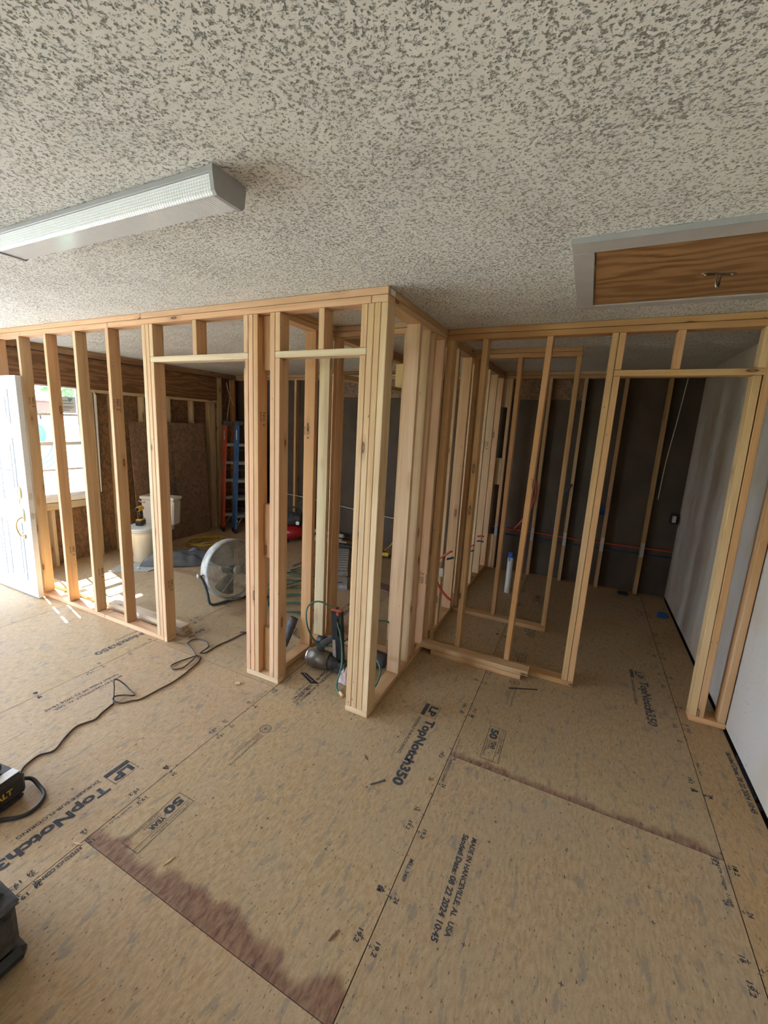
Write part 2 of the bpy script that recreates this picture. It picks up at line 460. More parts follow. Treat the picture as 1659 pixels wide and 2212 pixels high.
    def done(self, name, mats, parent=None, mtx=None, smooth=False):
        bmesh.ops.recalc_face_normals(self.b, faces=self.b.faces)
        me = bpy.data.meshes.new(name); self.b.to_mesh(me); self.b.free()
        if smooth:
            for p in me.polygons: p.use_smooth = True
        mats = mats if isinstance(mats, (list, tuple)) else [mats]
        for m in mats: me.materials.append(m)
        o = link(name, me, None, parent)
        if mtx is not None: o.matrix_local = mtx
        return o
def subdiv(o, lv=2):
    md = o.modifiers.new('sub', 'SUBSURF'); md.levels = lv; md.render_levels = lv
    for p in o.data.polygons: p.use_smooth = True
    return o
def catmull(pts, k=6, closed=False):
    P = [Vector(p) for p in pts]; n = len(P); out = []
    rng = range(n) if closed else range(n - 1)
    for i in rng:
        if closed: a, b, c, d = P[i - 1], P[i], P[(i + 1) % n], P[(i + 2) % n]
        else: a, b, c, d = P[max(i - 1, 0)], P[i], P[i + 1], P[min(i + 2, n - 1)]
        for j in range(k):
            t = j / k
            out.append(0.5 * ((2 * b) + (c - a) * t + (2 * a - 5 * b + 4 * c - d) * t * t + (3 * b - a - 3 * c + d) * t ** 3))
    if not closed: out.append(P[-1])
    return out

# a sawn board: local z along the grain, local y across the wide face, so the wood texture follows it
_board_cache = {}
def board(name, x0, x1, y0, y1, z0, z1, tint, parent, lean=None, bev=0.0025):
    d = [x1 - x0, y1 - y0, z1 - z0]
    order = sorted(range(3), key=lambda i: d[i])
    t, wd, L = order
    key = (round(d[t], 4), round(d[wd], 4), round(d[L], 4))
    if key not in _board_cache:
        b = BM().box(-d[t] / 2 + 0.0006, d[t] / 2 - 0.0006, -d[wd] / 2 + 0.0002, d[wd] / 2 - 0.0002, -d[L] / 2, d[L] / 2, bev)
        me = bpy.data.meshes.new('board'); b.b.to_mesh(me); b.b.free(); me.materials.append(M['lumber'])
        _board_cache[key] = me
    o = link(name, _board_cache[key], None, parent)
    ax = [Vector((1, 0, 0)), Vector((0, 1, 0)), Vector((0, 0, 1))]
    X, Y, Z = ax[t], ax[wd], ax[L]
    if X.cross(Y).dot(Z) < 0: X = -X
    m = Matrix((X, Y, Z)).transposed().to_4x4()
    c = Vector(((x0 + x1) / 2, (y0 + y1) / 2, (z0 + z1) / 2))
    if lean is not None:   # top moves by lean=(dx,dy)
        m = Vector((0, 0, 1)).rotation_difference(Vector((lean[0], lean[1], d[2]))).to_matrix().to_4x4() @ m
    m.translation = c
    o.matrix_local = m
    j = lambda v: max(0, min(1, v * (1 + random.uniform(-0.09, 0.09))))
    k = 1 + random.uniform(-0.07, 0.07)
    f = {'wall_hall': (1, 0.90, 0.74), 'wall_partition': (1, 0.90, 0.76), 'wall_return': (1, 0.93, 0.82), 'wall_rear': (1, 0.92, 0.78)}.get(parent.name if parent else '', (1, 0.97, 0.93))  # shaded walls tinted warmer, painting in light bounced between the boards
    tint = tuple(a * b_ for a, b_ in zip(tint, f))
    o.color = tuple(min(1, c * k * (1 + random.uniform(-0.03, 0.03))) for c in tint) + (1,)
    return o

_txt = {}
def text_mesh(body, bold=0.0):
    key = (body, bold)
    if key not in _txt:
        cu = bpy.data.curves.new('t', 'FONT'); cu.body = body; cu.size = 1.0; cu.offset = bold; cu.resolution_u = 3
        ob = bpy.data.objects.new('t', cu); COL.objects.link(ob)
        bpy.context.view_layer.update()
        me = bpy.data.meshes.new_from_object(ob.evaluated_get(bpy.context.evaluated_depsgraph_get()))
        bpy.data.objects.remove(ob); bpy.data.curves.remove(cu)
        xs = [v.co.x for v in me.vertices]; ys = [v.co.y for v in me.vertices]
        _txt[key] = (me, min(xs), max(xs), min(ys), max(ys))
    return _txt[key]
def put_text(bm, body, w, h, mtx, bold=0.0):
    """text fitted into a w x h box whose lower left corner is the origin of mtx"""
    me, a, b, c, d = text_mesh(body, bold)
    s = Matrix.Diagonal((w / (b - a), h / (d - c), 1, 1)) @ Matrix.Translation((-a, -c, 0))
    return bm.add_mesh(me, mtx @ s)
exec_parts = []
# ================================================================== SETTING
H = 2.44
PL = 2.364      # underside of the doubled top plate
ST = 0.0381
XL, XR, YB = -4.25, 1.963, 3.44     # stud faces: left wall, right wall, rear wall

# ---- floor: tongue-and-groove subfloor sheets on dark joists
floor = structure('floor')
BM().box(-4.34, XR + 0.12, -5.1, 3.54, -0.06, -0.022).done('underlay', M['slab_dark'], floor)
xs = [-4.34, -4.283, -3.080, -1.877, -0.674, 0.529, 1.7256, XR - 0.012]
PAN = {}
for i in range(len(xs) - 1):
    base = -1.285 if i in (2, 4, 6) else -0.034
    ys = [base + 2.439 * k for k in range(-3, 4)]
    for k in range(len(ys) - 1):
        y0, y1 = max(ys[k], -5.0), min(ys[k + 1], YB)
        if y1 - y0 < 0.02: continue
        g = 0.0016
        b = BM().box(xs[i] + g, xs[i + 1] - g, y0 + g * 0.7, y1 - g * 0.7, -0.0215, 0.0)
        for f in b.b.faces: f.material_index = 0 if f.calc_center_median().z > -0.001 else 1
        o = b.done('subfloor_panel', [M['floor'], M['edge_seal']], floor)
        v = random.uniform(0.93, 1.06)
        o.color = (v, v * random.uniform(0.975, 1.01), v * random.uniform(0.94, 1.0), 1)
        if i == 6: o.color = (0.97, 0.89, 0.76, 1)
        PAN[(i, k)] = (o, xs[i], xs[i + 1], y0, y1)
def panel_at(x, y):
    for o, a, b, c, d in PAN.values():
        if a <= x <= b and c <= y <= d: return o
    return floor

# ---- ceiling
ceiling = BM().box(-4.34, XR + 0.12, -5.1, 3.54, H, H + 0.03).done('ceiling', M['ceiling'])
ceiling['kind'] = 'structure'

# ---- right wall: scuffed gypsum board standing clear of the floor on a dark gap
wr = structure('wall_right')
BM().box(XR, XR + 0.012, -5.0, 3.528, 0.016, H).done('wallboard', M['drywall'], wr)
BM().box(XR + 0.013, XR + 0.10, -5.1, 3.529, -0.02, H).done('backing', M['slab_dark'], wr)
# ---- rear wall of the room (behind the camera) with its window
wb = structure('wall_near')
for a in ((-4.34, -3.3, -5.1, -5.0, 0, H), (-2.3, XR + 0.1, -5.1, -5.0, 0, H), (-3.3, -2.3, -5.1, -5.0, 0, 0.8), (-3.3, -2.3, -5.1, -5.0, 2.0, H)):
    BM().box(*a).done('wallboard', M['drywall'], wb)

# ---- rear wall: studs in front of dark sheathing
wk = structure('wall_rear')
BM().box(-4.34, XR + 0.12, YB + 0.0895, YB + 0.10, -0.06, H).done('sheathing', M['dark_board'], wk)
board('top_plate', -4.25, XR - 0.004, YB, YB + 0.089, PL + 0.038, H - 0.001, DULL, wk)
board('top_plate', -4.25, XR - 0.004, YB, YB + 0.089, PL - 0.001, PL + 0.036, DULL, wk)
board('bottom_plate', -4.25, XR - 0.004, YB + 0.002, YB + 0.089, -0.02, -0.001, DULL, wk)
for x in (-3.46, -3.08, -2.62, -1.78, -0.93, -0.52, 0.064, 0.498, 0.862, 1.256, 1.652, 2.047 - 0.0):
    if x + ST > XR: continue
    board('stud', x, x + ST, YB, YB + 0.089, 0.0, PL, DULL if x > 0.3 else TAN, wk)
# short backing blocks where the middle partition meets this wall
for z0, z1 in ((2.03, PL - 0.001), (1.09, 1.42), (0.001, 0.45)):
    board('backing_block', -0.03, 0.062, YB, YB + 0.038, z0, z1, CREAM, wk)
# strip of strand board sheathing high on the rear wall
BM().box(-2.55, 0.9, YB + 0.078, YB + 0.0885, 2.13, PL - 0.002).done('sheathing_strip', M['osb_wall'], wk)
# nail plates where the water lines cross the studs
for x in (0.064, 0.498, 0.862, 1.256, 1.652):
    BM().box(x + 0.002, x + ST - 0.002, YB - 0.003, YB - 0.0002, 0.44, 0.60).done('nail_plate', M['steel'], wk)

# ---- left exterior wall
wl = structure('wall_left')
OX = -4.35
for a in ((-5.0, -4.5, 0, H), (-4.5, -1.7, 0, 0.3), (-4.5, -1.7, 2.1, H), (-1.7, -0.985, 0, H), (-0.985, -0.055, 2.06, H), (-0.055, 0.06, 0, H), (0.06, 1.0, -0.02, 0.74), (0.06, 1.0, 2.10, H), (1.0, 2.218, -0.02, H), (2.221, 3.54, -0.02, H)):
    BM().box(OX, OX + 0.011, a[0], a[1], a[2], a[3]).done('sheathing_panel', M['osb_wall'], wl)
for a in ((-5.0, -4.5, 0, H), (-4.5, -1.7, 0, 0.3), (-4.5, -1.7, 2.1, H), (-1.7, -1.03, 0, H)):
    BM().box(-4.27, -4.258, a[0], a[1], a[2], a[3]).done('wallboard', M['drywall'], wl)
for y in (-1.03, -0.0545, 0.021, 1.045, 1.305, 1.715, 2.12, 2.526):
    board('stud', XL - 0.089, XL, y, y + ST, 0.0, 1.979, (0.57, 0.47, 0.31), wl)
board('cap_plate', XL - 0.089, XL, 0.98, 3.02, 1.981, 2.017, (0.60, 0.50, 0.33), wl)
board('stud', XL - 0.089, XL, 2.86, 2.898, 0, 1.98, (0.57, 0.47, 0.31), wl)
board('stud', XL - 0.089, XL, 2.90, 2.938, 0, 1.98, (0.57, 0.47, 0.31), wl)
board('stud', XL - 0.089, XL, 2.94, 2.978, 0, 1.98, (0.57, 0.47, 0.31), wl)
board('post', XL - 0.089, XL, 3.03, 3.126, 0, 2.362, (0.57, 0.47, 0.31), wl)
board('window_sill_board', XL - 0.089, XL + 0.003, 0.06, 1.043, 0.655, 0.735, (0.60, 0.52, 0.37), wl)
board('cripple_stud', XL - 0.089, XL, 0.52, 0.558, 0.0, 0.654, (0.50, 0.44, 0.33), wl)
board('corner_stud', XL - 0.089, XL, YB - 0.05, YB - 0.01, 0, 2.362, ORANGE, wl)
beam = BM().box(-0.03, 0.03, -2.10, 2.10, -0.168, 0.168).done('header_beam', M['beam'], wl)
beam.location = (XL - 0.031, 0.92, 2.188)
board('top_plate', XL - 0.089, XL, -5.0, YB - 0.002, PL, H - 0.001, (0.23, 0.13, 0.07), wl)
# tapering light strip of house wrap tape beside the window
BM().prism([(0, 0), (0.012, 0), (0.03, 1.15), (0.0, 1.2)], 0, 0.004).done('flashing_strip', M['vinyl'], wl,
    Matrix.Translation((XL + 0.001, 1.09, 0.80)) @ Matrix(((0, 0, 1), (1, 0, 0), (0, 1, 0))).to_4x4())

# ---- window in the left wall
win = structure('window_1')
wy0, wy1, wz0, wz1 = 0.062, 0.998, 0.742, 2.098
fx0, fx1 = -4.335, -4.262
b = BM()
b.box(fx0, fx1, wy0, wy0 + 0.04, wz0, wz1); b.box(fx0, fx1, wy1 - 0.04, wy1, wz0, wz1)
b.box(fx0, fx1, wy0 + 0.04, wy1 - 0.04, wz1 - 0.05, wz1); b.box(fx0, fx1 + 0.012, wy0 + 0.04, wy1 - 0.04, wz0, wz0 + 0.05)
b.done('window_frame', M['vinyl'], win)
def sash(z0, z1, x0, x1):
    b = BM(); a, c = wy0 + 0.041, wy1 - 0.041
    b.box(x0, x1, a, a + 0.035, z0, z1); b.box(x0, x1, c - 0.035, c, z0, z1)
    b.box(x0, x1, a + 0.035, c - 0.035, z0, z0 + 0.04); b.box(x0, x1, a + 0.035, c - 0.035, z1 - 0.04, z1)
    s = b.done('sash', M['vinyl'], win)
    xm = (x0 + x1) / 2; wd = (c - a - 0.07) / 3
    for k in (1, 2):
        y = a + 0.035 + wd * k
        BM().box(xm - 0.008, xm + 0.008, y - 0.012, y + 0.012, z0 + 0.04, z1 - 0.04).done('muntin', M['vinyl'], s)
    zm = (z0 + z1) / 2
    BM().box(xm - 0.0085, xm + 0.0085, a + 0.035, c - 0.035, zm - 0.012, zm + 0.012).done('muntin', M['vinyl'], s)
    BM().box(xm - 0.002, xm + 0.002, a + 0.034, c - 0.034, z0 + 0.039, z1 - 0.039).done('pane', M['glass'], s)
sash(1.375, 2.047, -4.328, -4.298)
sash(0.793, 1.415, -4.297, -4.267)
t = thing('window_sticker', 'white and teal paper sticker on upper window pane', 'sticker')
BM().box(-4.3105, -4.3095, 0.76, 0.918, 1.73, 1.915).done('sheet', M['paper'], t)
b = BM()
for z, w_ in ((1.865, 0.09), (1.835, 0.11), (1.80, 0.12), (1.785, 0.10), (1.76, 0.07)):
    b.box(-4.3094, -4.3090, 0.775, 0.775 + w_, z, z + 0.006)
b.done('print_lines', M['paper_ink'], t)
BM().prism([(0.83, 1.90), (0.885, 1.895), (0.87, 1.872), (0.845, 1.85)], -4.3094, -4.3088).done('teal_mark', M['paper_teal'], t,
    Matrix(((0, 0, 1), (1, 0, 0), (0, 1, 0))).to_4x4())

# ---- entrance door, swung open into the room, hinged on the left wall
dr = structure('door_1')
dx0, dx1, dyF, dyB = -4.335, -3.428, -0.076, -0.032
b = BM().box(dx0, dx1, dyF, dyB, 0.012, 2.035, 0.002)
slab = b.done('door_slab', M['door_white'], dr)
def raised(x0, x1, z0, z1):
    b = BM()
    fr = 0.022
    for a in ((x0, x0 + fr, z0, z1), (x1 - fr, x1, z0, z1), (x0 + fr, x1 - fr, z0, z0 + fr), (x0 + fr, x1 - fr, z1 - fr, z1)):
        b.box(a[0], a[1], dyF - 0.006, dyF + 0.001, a[2], a[3], 0.002)
    b.box(x0 + 0.055, x1 - 0.055, dyF - 0.005, dyF + 0.001, z0 + 0.055, z1 - 0.055, 0.004)
    b.done('raised_panel', M['door_white'], dr)
for x0, x1 in ((-4.20, -3.935), (-3.855, -3.575)):
    raised(x0, x1, 1.62, 1.92); raised(x0, x1, 0.90, 1.50); raised(x0, x1, 0.16, 0.74)
RY = Matrix.Rotation(math.radians(90), 4, 'X')      # lathe axis z -> -y
k = BM()
k.prism([(0.036 * math.cos(a) * (1), (0.024 if math.sin(a) >= 0 else -0.024) + 0.036 * math.sin(a)) for a in [i * math.pi / 9 for i in range(18)]], 0, 0.016)
kp = k.done('keypad_lock', M['brass'], dr, Matrix.Translation((-3.565, dyF, 1.005)) @ RY)
b = BM()
for r in range(5):
    for c in range(2): b.box(-0.016 + c * 0.018, -0.006 + c * 0.018, -0.028 + r * 0.015, -0.019 + r * 0.015, 0.016, 0.019)
b.done('key_button', M['black_plastic'], kp)
b = BM().prism([(0.032 * math.cos(i * math.pi / 9), (0.035 if i < 9 else -0.035) + 0.032 * math.sin(i * math.pi / 9)) for i in range(18)], 0, 0.012)
hd = b.done('handle_set', M['brass'], dr, Matrix.Translation((-3.545, dyF, 0.80)) @ RY)
BM().tube(catmull([(0, -0.02, 0.012), (-0.004, -0.045, 0.045), (-0.008, -0.09, 0.058), (-0.004, -0.15, 0.05), (0.0, -0.19, 0.03), (0.0, -0.20, 0.004)], 6), 0.0085, 8).done('pull_grip', M['brass'], hd)
BM().lathe([(0.022, 0), (0.022, 0.01), (0.012, 0.014)], 14, M4=Matrix.Translation((0, -0.205, 0))).done('lower_rose', M['brass'], hd)
BM().box(-0.008, 0.03, -0.004, 0.004, 0.014, 0.035).done('thumb_latch', M['brass'], hd)
for z, hgt in ((0.985, 0.057), (0.80, 0.057)):
    BM().box(dx1 - 0.0005, dx1 + 0.0015, dyF + 0.009, dyB - 0.009, z - hgt / 2, z + hgt / 2).done('latch_plate', M['steel'], dr)
BM().lathe([(0.012, 0), (0.012, 0.03), (0.026, 0.04), (0.028, 0.055), (0.018, 0.065)], 16, M4=Matrix.Translation((-3.545, dyB, 0.80)) @ Matrix.Rotation(math.radians(-90), 4, 'X')).done('inside_knob', M['brass'], dr)
t = thing('paper_notice', 'white printed notice taped to upper panel of white door', 'notice')
BM().box(-3.80, -3.648, dyF - 0.0075, dyF - 0.0062, 1.10, 1.31).done('sheet', M['paper'], t)
b = BM()
for i, z in enumerate((1.285, 1.272, 1.26, 1.247, 1.234)): b.box(-3.785, -3.67 + 0.012 * (i % 2), dyF - 0.0082, dyF - 0.0076, z, z + 0.004)
b.box(-3.73, -3.655, dyF - 0.0082, dyF - 0.0076, 1.195, 1.207)
b.done('print_lines', M['paper_ink'], t)
trim = structure('trim_1')
for a in ((-4.34, -4.23, -1.03, -0.992, 0, 2.10), (-4.34, -4.338 + 0.09, -0.992, -0.04, 2.06, 2.10)):
    BM().box(*a).done('door_jamb', M['white_trim'], trim)

# ---- new stud walls -------------------------------------------------------------
def plates(parent, axis, a0, a1, b0, b1, tints=(PEACH, CREAM), z=PL):
    """doubled top plate; axis 'x' runs a0..a1 in x at y b0..b1"""
    for i, (z0, z1) in enumerate(((z + 0.0385, H - 0.0008), (z + 0.0006, z + 0.0372))):
        n = (a0, a1, b0, b1) if axis == 'x' else (b0, b1, a0, a1)
        board('top_plate', *n, z0, z1, tints[i], parent)

wf = structure('wall_front')
D = 0.0889
for a, b_ in ((-4.249, -1.88), (-1.878, 0.0)):
    board('top_plate', a, b_, 0.0, D, PL + 0.0385, H - 0.0008, PEACH, wf)
for a, b_ in ((-4.249, -3.44), (-3.438, -2.25), (-2.248, -0.095), (-0.093, 0.0)):
    board('top_plate', a, b_, 0.0, D, PL + 0.0006, PL + 0.0372, (PEACH[0], PEACH[1] * 0.97, PEACH[2] * 0.95), wf)
for a, b_ in ((-4.249, -2.55), (-2.548, -1.801), (-1.80, -1.7635), (-0.9505, -0.674), (-0.1525, 0.0)):
    board('bottom_plate', a, b_, 0.0, D, 0.0004, 0.0376, PEACH if a < -1.81 else CREAM, wf)
Z0, Z1 = 0.0382, PL
for i, x in enumerate((-3.909, -3.503, -3.096, -2.690, -2.284)):
    board('stud', x, x + ST, 0.0, D, Z0, Z1, (PEACH, (0.57, 0.44, 0.28), PEACH, (0.59, 0.43, 0.27), TAN)[i], wf)
def opening(xl, xr, sides):
    """flat header, its cripples and jacks between two king studs"""
    board('header', xl, xr, 0.0, D, 2.113, 2.150, CREAM, wf)
board('stud', -1.8772, -1.8395, 0.0, D, Z0, Z1, CREAM, wf)
board('king_stud', -1.8385, -1.8015, 0.0, D, Z0, Z1, PEACH, wf)
board('jack_stud', -1.8, -1.7625, 0.0, D, 0.0382, 2.1125, TAN, wf)
board('cripple_stud', -1.8, -1.7625, 0.0, D, 2.1505, Z1, CREAM, wf)
board('header', -1.8, -0.9145, 0.0, D, 2.113, 2.15, (0.70, 0.58, 0.42), wf)
board('cripple_stud', -1.382, -1.344, 0.0, D, 2.1505, Z1, PEACH, wf)
board('jack_stud', -0.9505, -0.9145, 0.0, D, Z0, 2.1125, PEACH, wf)
board('cripple_stud', -0.9505, -0.9145, 0.0, D, 2.1505, Z1, CREAM, wf)
board('king_stud', -0.913, -0.877, 0.0, D, Z0, Z1, PEACH, wf)
board('stud', -0.8755, -0.8385, 0.0, D, Z0, Z1, (0.56, 0.34, 0.17), wf)
for z0, z1 in ((2.05, Z1 - 0.002), (0.86, 1.22), (0.039, 0.36)):
    board('backing_block', -0.838, -0.7495, 0.05, 0.0885, z0, z1, (0.53, 0.31, 0.15), wf)
board('king_stud', -0.749, -0.712, 0.0, D, Z0, Z1, PEACH, wf)
board('jack_stud', -0.711, -0.674, 0.0, D, Z0, 2.1125, TAN, wf)
board('cripple_stud', -0.711, -0.674, 0.0, D, 2.1505, Z1, TAN, wf)
board('header', -0.711, -0.1125, 0.0, D, 2.113, 2.15, (0.66, 0.54, 0.37), wf)
board('cripple_stud', -0.412, -0.374, 0.0, D, 2.1505, Z1, TAN, wf)
board('jack_stud', -0.15, -0.1125, 0.0, D, Z0, 2.1125, TAN, wf)
board('cripple_stud', -0.15, -0.1125, 0.0, D, 2.1505, Z1, TAN, wf)
board('king_stud', -0.1115, -0.0745, 0.0, D, Z0, Z1, TAN, wf)
board('stud', -0.0735, -0.0378, 0.0, D, Z0, Z1, TAN, wf)
board('corner_stud', -0.0365, 0.0015, 0.0, 0.10, Z0, Z1, (0.63, 0.47, 0.28), wf)

# return wall running away from the corner (its right face is x = 0)
wt = structure('wall_return')
board('top_plate', -D, 0.0, D + 0.001, 1.95, PL + 0.0385, H - 0.0008, DULL, wt)
board('top_plate', -D, 0.0, D + 0.001, 1.034, PL + 0.0006, PL + 0.0372, TAN, wt)
board('top_plate', -D, 0.0, 1.036, 1.885, PL + 0.0006, PL + 0.0372, DULL, wt)
board('top_plate', -D, 0.0, 1.887, YB - 0.002, PL + 0.0006, PL + 0.0372, DULL, wt)
board('top_plate', -D, 0.0, 1.952, YB - 0.002, PL + 0.0385, H - 0.0008, DULL, wt)
board('bottom_plate', -D, 0.0, D + 0.001, 1.70, 0.0004, 0.0376, TAN, wt)
board('bottom_plate', -D, 0.0, 1.702, YB - 0.002, 0.0004, 0.0376, TAN, wt)
for i, y in enumerate((0.486, 0.665, 0.762, 0.985, 1.385, 1.795, 2.20, 2.60, 3.01, 3.372)):
    tint = ((0.62, 0.46, 0.30), (0.62, 0.48, 0.29), TAN, (0.60, 0.37, 0.21), (0.60, 0.40, 0.23), TAN, CREAM, CREAM, CREAM, TAN)[i]
    board('stud', -D, 0.0, y, y + ST, Z0, Z1, tint, wt)

# closet side wall and back wall, and the partition that carries on from it
wc = structure('wall_closet')
board('top_plate', -0.838, -0.749, D + 0.001, 0.822, PL + 0.0385, H - 0.0008, TAN, wc)
board('top_plate', -0.838, -0.749, D + 0.001, 0.822, PL + 0.0006, PL + 0.0372, TAN, wc)
board('top_plate', -0.748, -0.0905, 0.735, 0.824, PL + 0.0385, H - 0.0008, TAN, wc)
board('top_plate', -0.748, -0.0905, 0.735, 0.824, PL + 0.0006, PL + 0.0372, TAN, wc)
board('bottom_plate', -0.838, -0.749, D + 0.001, 0.822, 0.0004, 0.0376, TAN, wc)
board('bottom_plate', -0.748, -0.0905, 0.71, 0.80, 0.0004, 0.0376, TAN, wc)
board('stud', -0.838, -0.749, 0.489, 0.527, Z0, Z1, ORANGE, wc)
board('stud', -0.838, -0.749, 0.676, 0.714, Z0, Z1, (0.64, 0.51, 0.31), wc)
board('stud', -0.748, -0.711, 0.722, 0.81, Z0, Z1, (0.55, 0.36, 0.20), wc)
board('stud', -0.748, -0.711, 0.722, 0.81, Z0, Z1, (0.55, 0.36, 0.20), wc) if False else None
board('stud', -0.20, -0.162, 0.722, 0.81, Z0, Z1, TAN, wc)
wm = structure('wall_middle')
board('top_plate', -0.838, -0.749, 0.824, YB - 0.002, PL + 0.0385, H - 0.0008, DULL, wm)
board('top_plate', -0.838, -0.749, 0.824, YB - 0.002, PL + 0.0006, PL + 0.0372, DULL, wm)
board('header', -0.838, -0.749, 0.90, 3.36, 2.09, 2.128, DULL, wm)
board('cripple_stud', -0.838, -0.749, 2.08, 2.118, 2.1285, Z1, (0.60, 0.43, 0.20), wm)
board('cripple_stud', -0.838, -0.749, 2.75, 2.788, 2.1285, Z1, TAN, wm)
board('king_stud', -0.838, -0.749, 3.362, 3.40, Z0, Z1, TAN, wm)
board('jack_stud', -0.838, -0.749, 0.86, 0.898, Z0, 2.128, TAN, wm)
board('bottom_plate', -0.838, -0.749, 0.824, 0.90, 0.0004, 0.0376, TAN, wm)
board('bottom_plate', -0.838, -0.749, 3.34, YB - 0.002, 0.0004, 0.0376, TAN, wm)
BM().box(0.0006, 0.0014, 0.03, 0.085, PL + 0.042, H - 0.008).done('lumber_tag', M['label_white'], wf)
# bare patch on the ceiling where an old partition stood
cp = structure('trim_2')
board('ceiling_strip', -2.3, -0.85, 3.02, 3.11, H - 0.016, H - 0.0005, (0.30, 0.21, 0.13), cp)
board('ceiling_strip', -2.3, -0.85, 3.22, 3.40, H - 0.016, H - 0.0005, (0.27, 0.19, 0.12), cp)

# right hand stud wall with the doorway
L3 = 1.035
wd_ = structure('wall_hall')
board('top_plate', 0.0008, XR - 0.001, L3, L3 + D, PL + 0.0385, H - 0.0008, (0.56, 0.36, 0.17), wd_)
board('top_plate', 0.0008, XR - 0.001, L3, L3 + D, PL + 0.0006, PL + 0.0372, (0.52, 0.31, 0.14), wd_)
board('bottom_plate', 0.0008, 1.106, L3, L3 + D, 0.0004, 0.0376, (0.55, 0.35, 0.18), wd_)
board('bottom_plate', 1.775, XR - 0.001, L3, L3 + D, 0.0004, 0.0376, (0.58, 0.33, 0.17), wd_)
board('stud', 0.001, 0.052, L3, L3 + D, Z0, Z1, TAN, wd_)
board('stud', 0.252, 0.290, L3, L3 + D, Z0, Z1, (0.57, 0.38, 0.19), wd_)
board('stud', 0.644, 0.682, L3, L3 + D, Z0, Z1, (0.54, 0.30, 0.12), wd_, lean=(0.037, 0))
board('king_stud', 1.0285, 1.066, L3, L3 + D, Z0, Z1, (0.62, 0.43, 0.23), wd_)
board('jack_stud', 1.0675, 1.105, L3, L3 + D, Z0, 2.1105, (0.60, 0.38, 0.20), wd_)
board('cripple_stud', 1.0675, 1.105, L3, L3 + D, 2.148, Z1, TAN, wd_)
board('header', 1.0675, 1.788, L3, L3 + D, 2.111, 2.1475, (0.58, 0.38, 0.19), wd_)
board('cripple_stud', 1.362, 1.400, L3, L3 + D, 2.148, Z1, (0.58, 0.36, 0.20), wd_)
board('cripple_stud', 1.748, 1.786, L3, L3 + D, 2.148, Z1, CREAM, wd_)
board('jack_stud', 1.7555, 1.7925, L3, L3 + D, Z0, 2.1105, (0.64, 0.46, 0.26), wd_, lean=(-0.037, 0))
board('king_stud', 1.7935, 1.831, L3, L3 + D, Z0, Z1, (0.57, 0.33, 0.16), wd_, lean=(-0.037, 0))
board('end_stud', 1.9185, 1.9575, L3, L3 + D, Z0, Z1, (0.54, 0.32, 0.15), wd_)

# short partition behind it
L4 = 1.885
wp = structure('wall_partition')
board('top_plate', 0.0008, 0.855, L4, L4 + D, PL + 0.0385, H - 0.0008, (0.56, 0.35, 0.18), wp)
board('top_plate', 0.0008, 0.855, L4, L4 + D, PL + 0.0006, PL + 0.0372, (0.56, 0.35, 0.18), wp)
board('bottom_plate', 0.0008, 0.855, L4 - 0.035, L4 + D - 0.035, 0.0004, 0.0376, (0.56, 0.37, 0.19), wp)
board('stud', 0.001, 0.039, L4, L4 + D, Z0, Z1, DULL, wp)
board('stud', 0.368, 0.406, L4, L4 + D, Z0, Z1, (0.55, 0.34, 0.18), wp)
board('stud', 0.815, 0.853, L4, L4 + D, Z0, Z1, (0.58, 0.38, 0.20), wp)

# ---- printing on the subfloor sheets: reads along -y with its top towards +x
def fm(x, y):
    return Matrix(((0, 1, 0, x), (-1, 0, 0, y), (0, 0, 1, 0.0007), (0, 0, 0, 1)))
def fbox(b, xa, xb, ya, yb, z=0.0007):
    b.poly([(xa, ya, z), (xb, ya, z), (xb, yb, z), (xa, yb, z)])
def frame_lines(b, xa, xb, ya, yb, t=0.0025):
    fbox(b, xa, xb, ya, ya + t); fbox(b, xa, xb, yb - t, yb); fbox(b, xa, xa + t, ya, yb); fbox(b, xb - t, xb, ya, yb)
def print_on(name, b, x, y, mat='ink'): b.done(name, M[mat], panel_at(x, y))
def logo(x, y, mat='ink'):
    """x, y = near-seam side base of the boxed initials and its far end"""
    b = BM()
    fbox(b, x, x + 0.024, y - 0.125, y); frame_lines(b, x + 0.022, x + 0.096, y - 0.125, y)
    put_text(b, 'LP', 0.100, 0.052, fm(x + 0.034, y - 0.013), 0.05)
    put_text(b, 'TopNotch350', 0.55, 0.072, fm(x + 0.036, y - 0.152), 0.045)
    put_text(b, 'DURABLE SUB-FLOORING', 0.345, 0.018, fm(x, y - 0.152), 0.02)
    print_on('logo_print', b, x, y - 0.3, mat)
def warranty(x, y, mat='ink'):
    b = BM()
    frame_lines(b, x, x + 0.097, y - 0.292, y); fbox(b, x + 0.069, x + 0.071, y - 0.292, y)
    put_text(b, '50', 0.092, 0.046, fm(x + 0.012, y - 0.018), 0.05)
    put_text(b, 'YEAR', 0.075, 0.026, fm(x + 0.036, y - 0.122), 0.04)
    put_text(b, 'TRANSFERABLE', 0.088, 0.0105, fm(x + 0.021, y - 0.122), 0.0)
    put_text(b, 'LIMITED WARRANTY', 0.15, 0.0105, fm(x + 0.006, y - 0.122), 0.0)
    put_text(b, 'LP TopNotch 350 Series', 0.20, 0.013, fm(x + 0.0765, y - 0.02), 0.0)
    print_on('warranty_print', b, x, y - 0.1, mat)
def made_in(x, y, mat='ink'):
    b = BM()
    put_text(b, 'MADE IN HANCEVILLE, AL  USA', 0.425, 0.025, fm(x + 0.036, y), 0.035)
    put_text(b, 'Sanded Date: 08 22 2024 10:45', 0.46, 0.025, fm(x, y), 0.035)
    print_on('date_print', b, x, y - 0.2, mat)
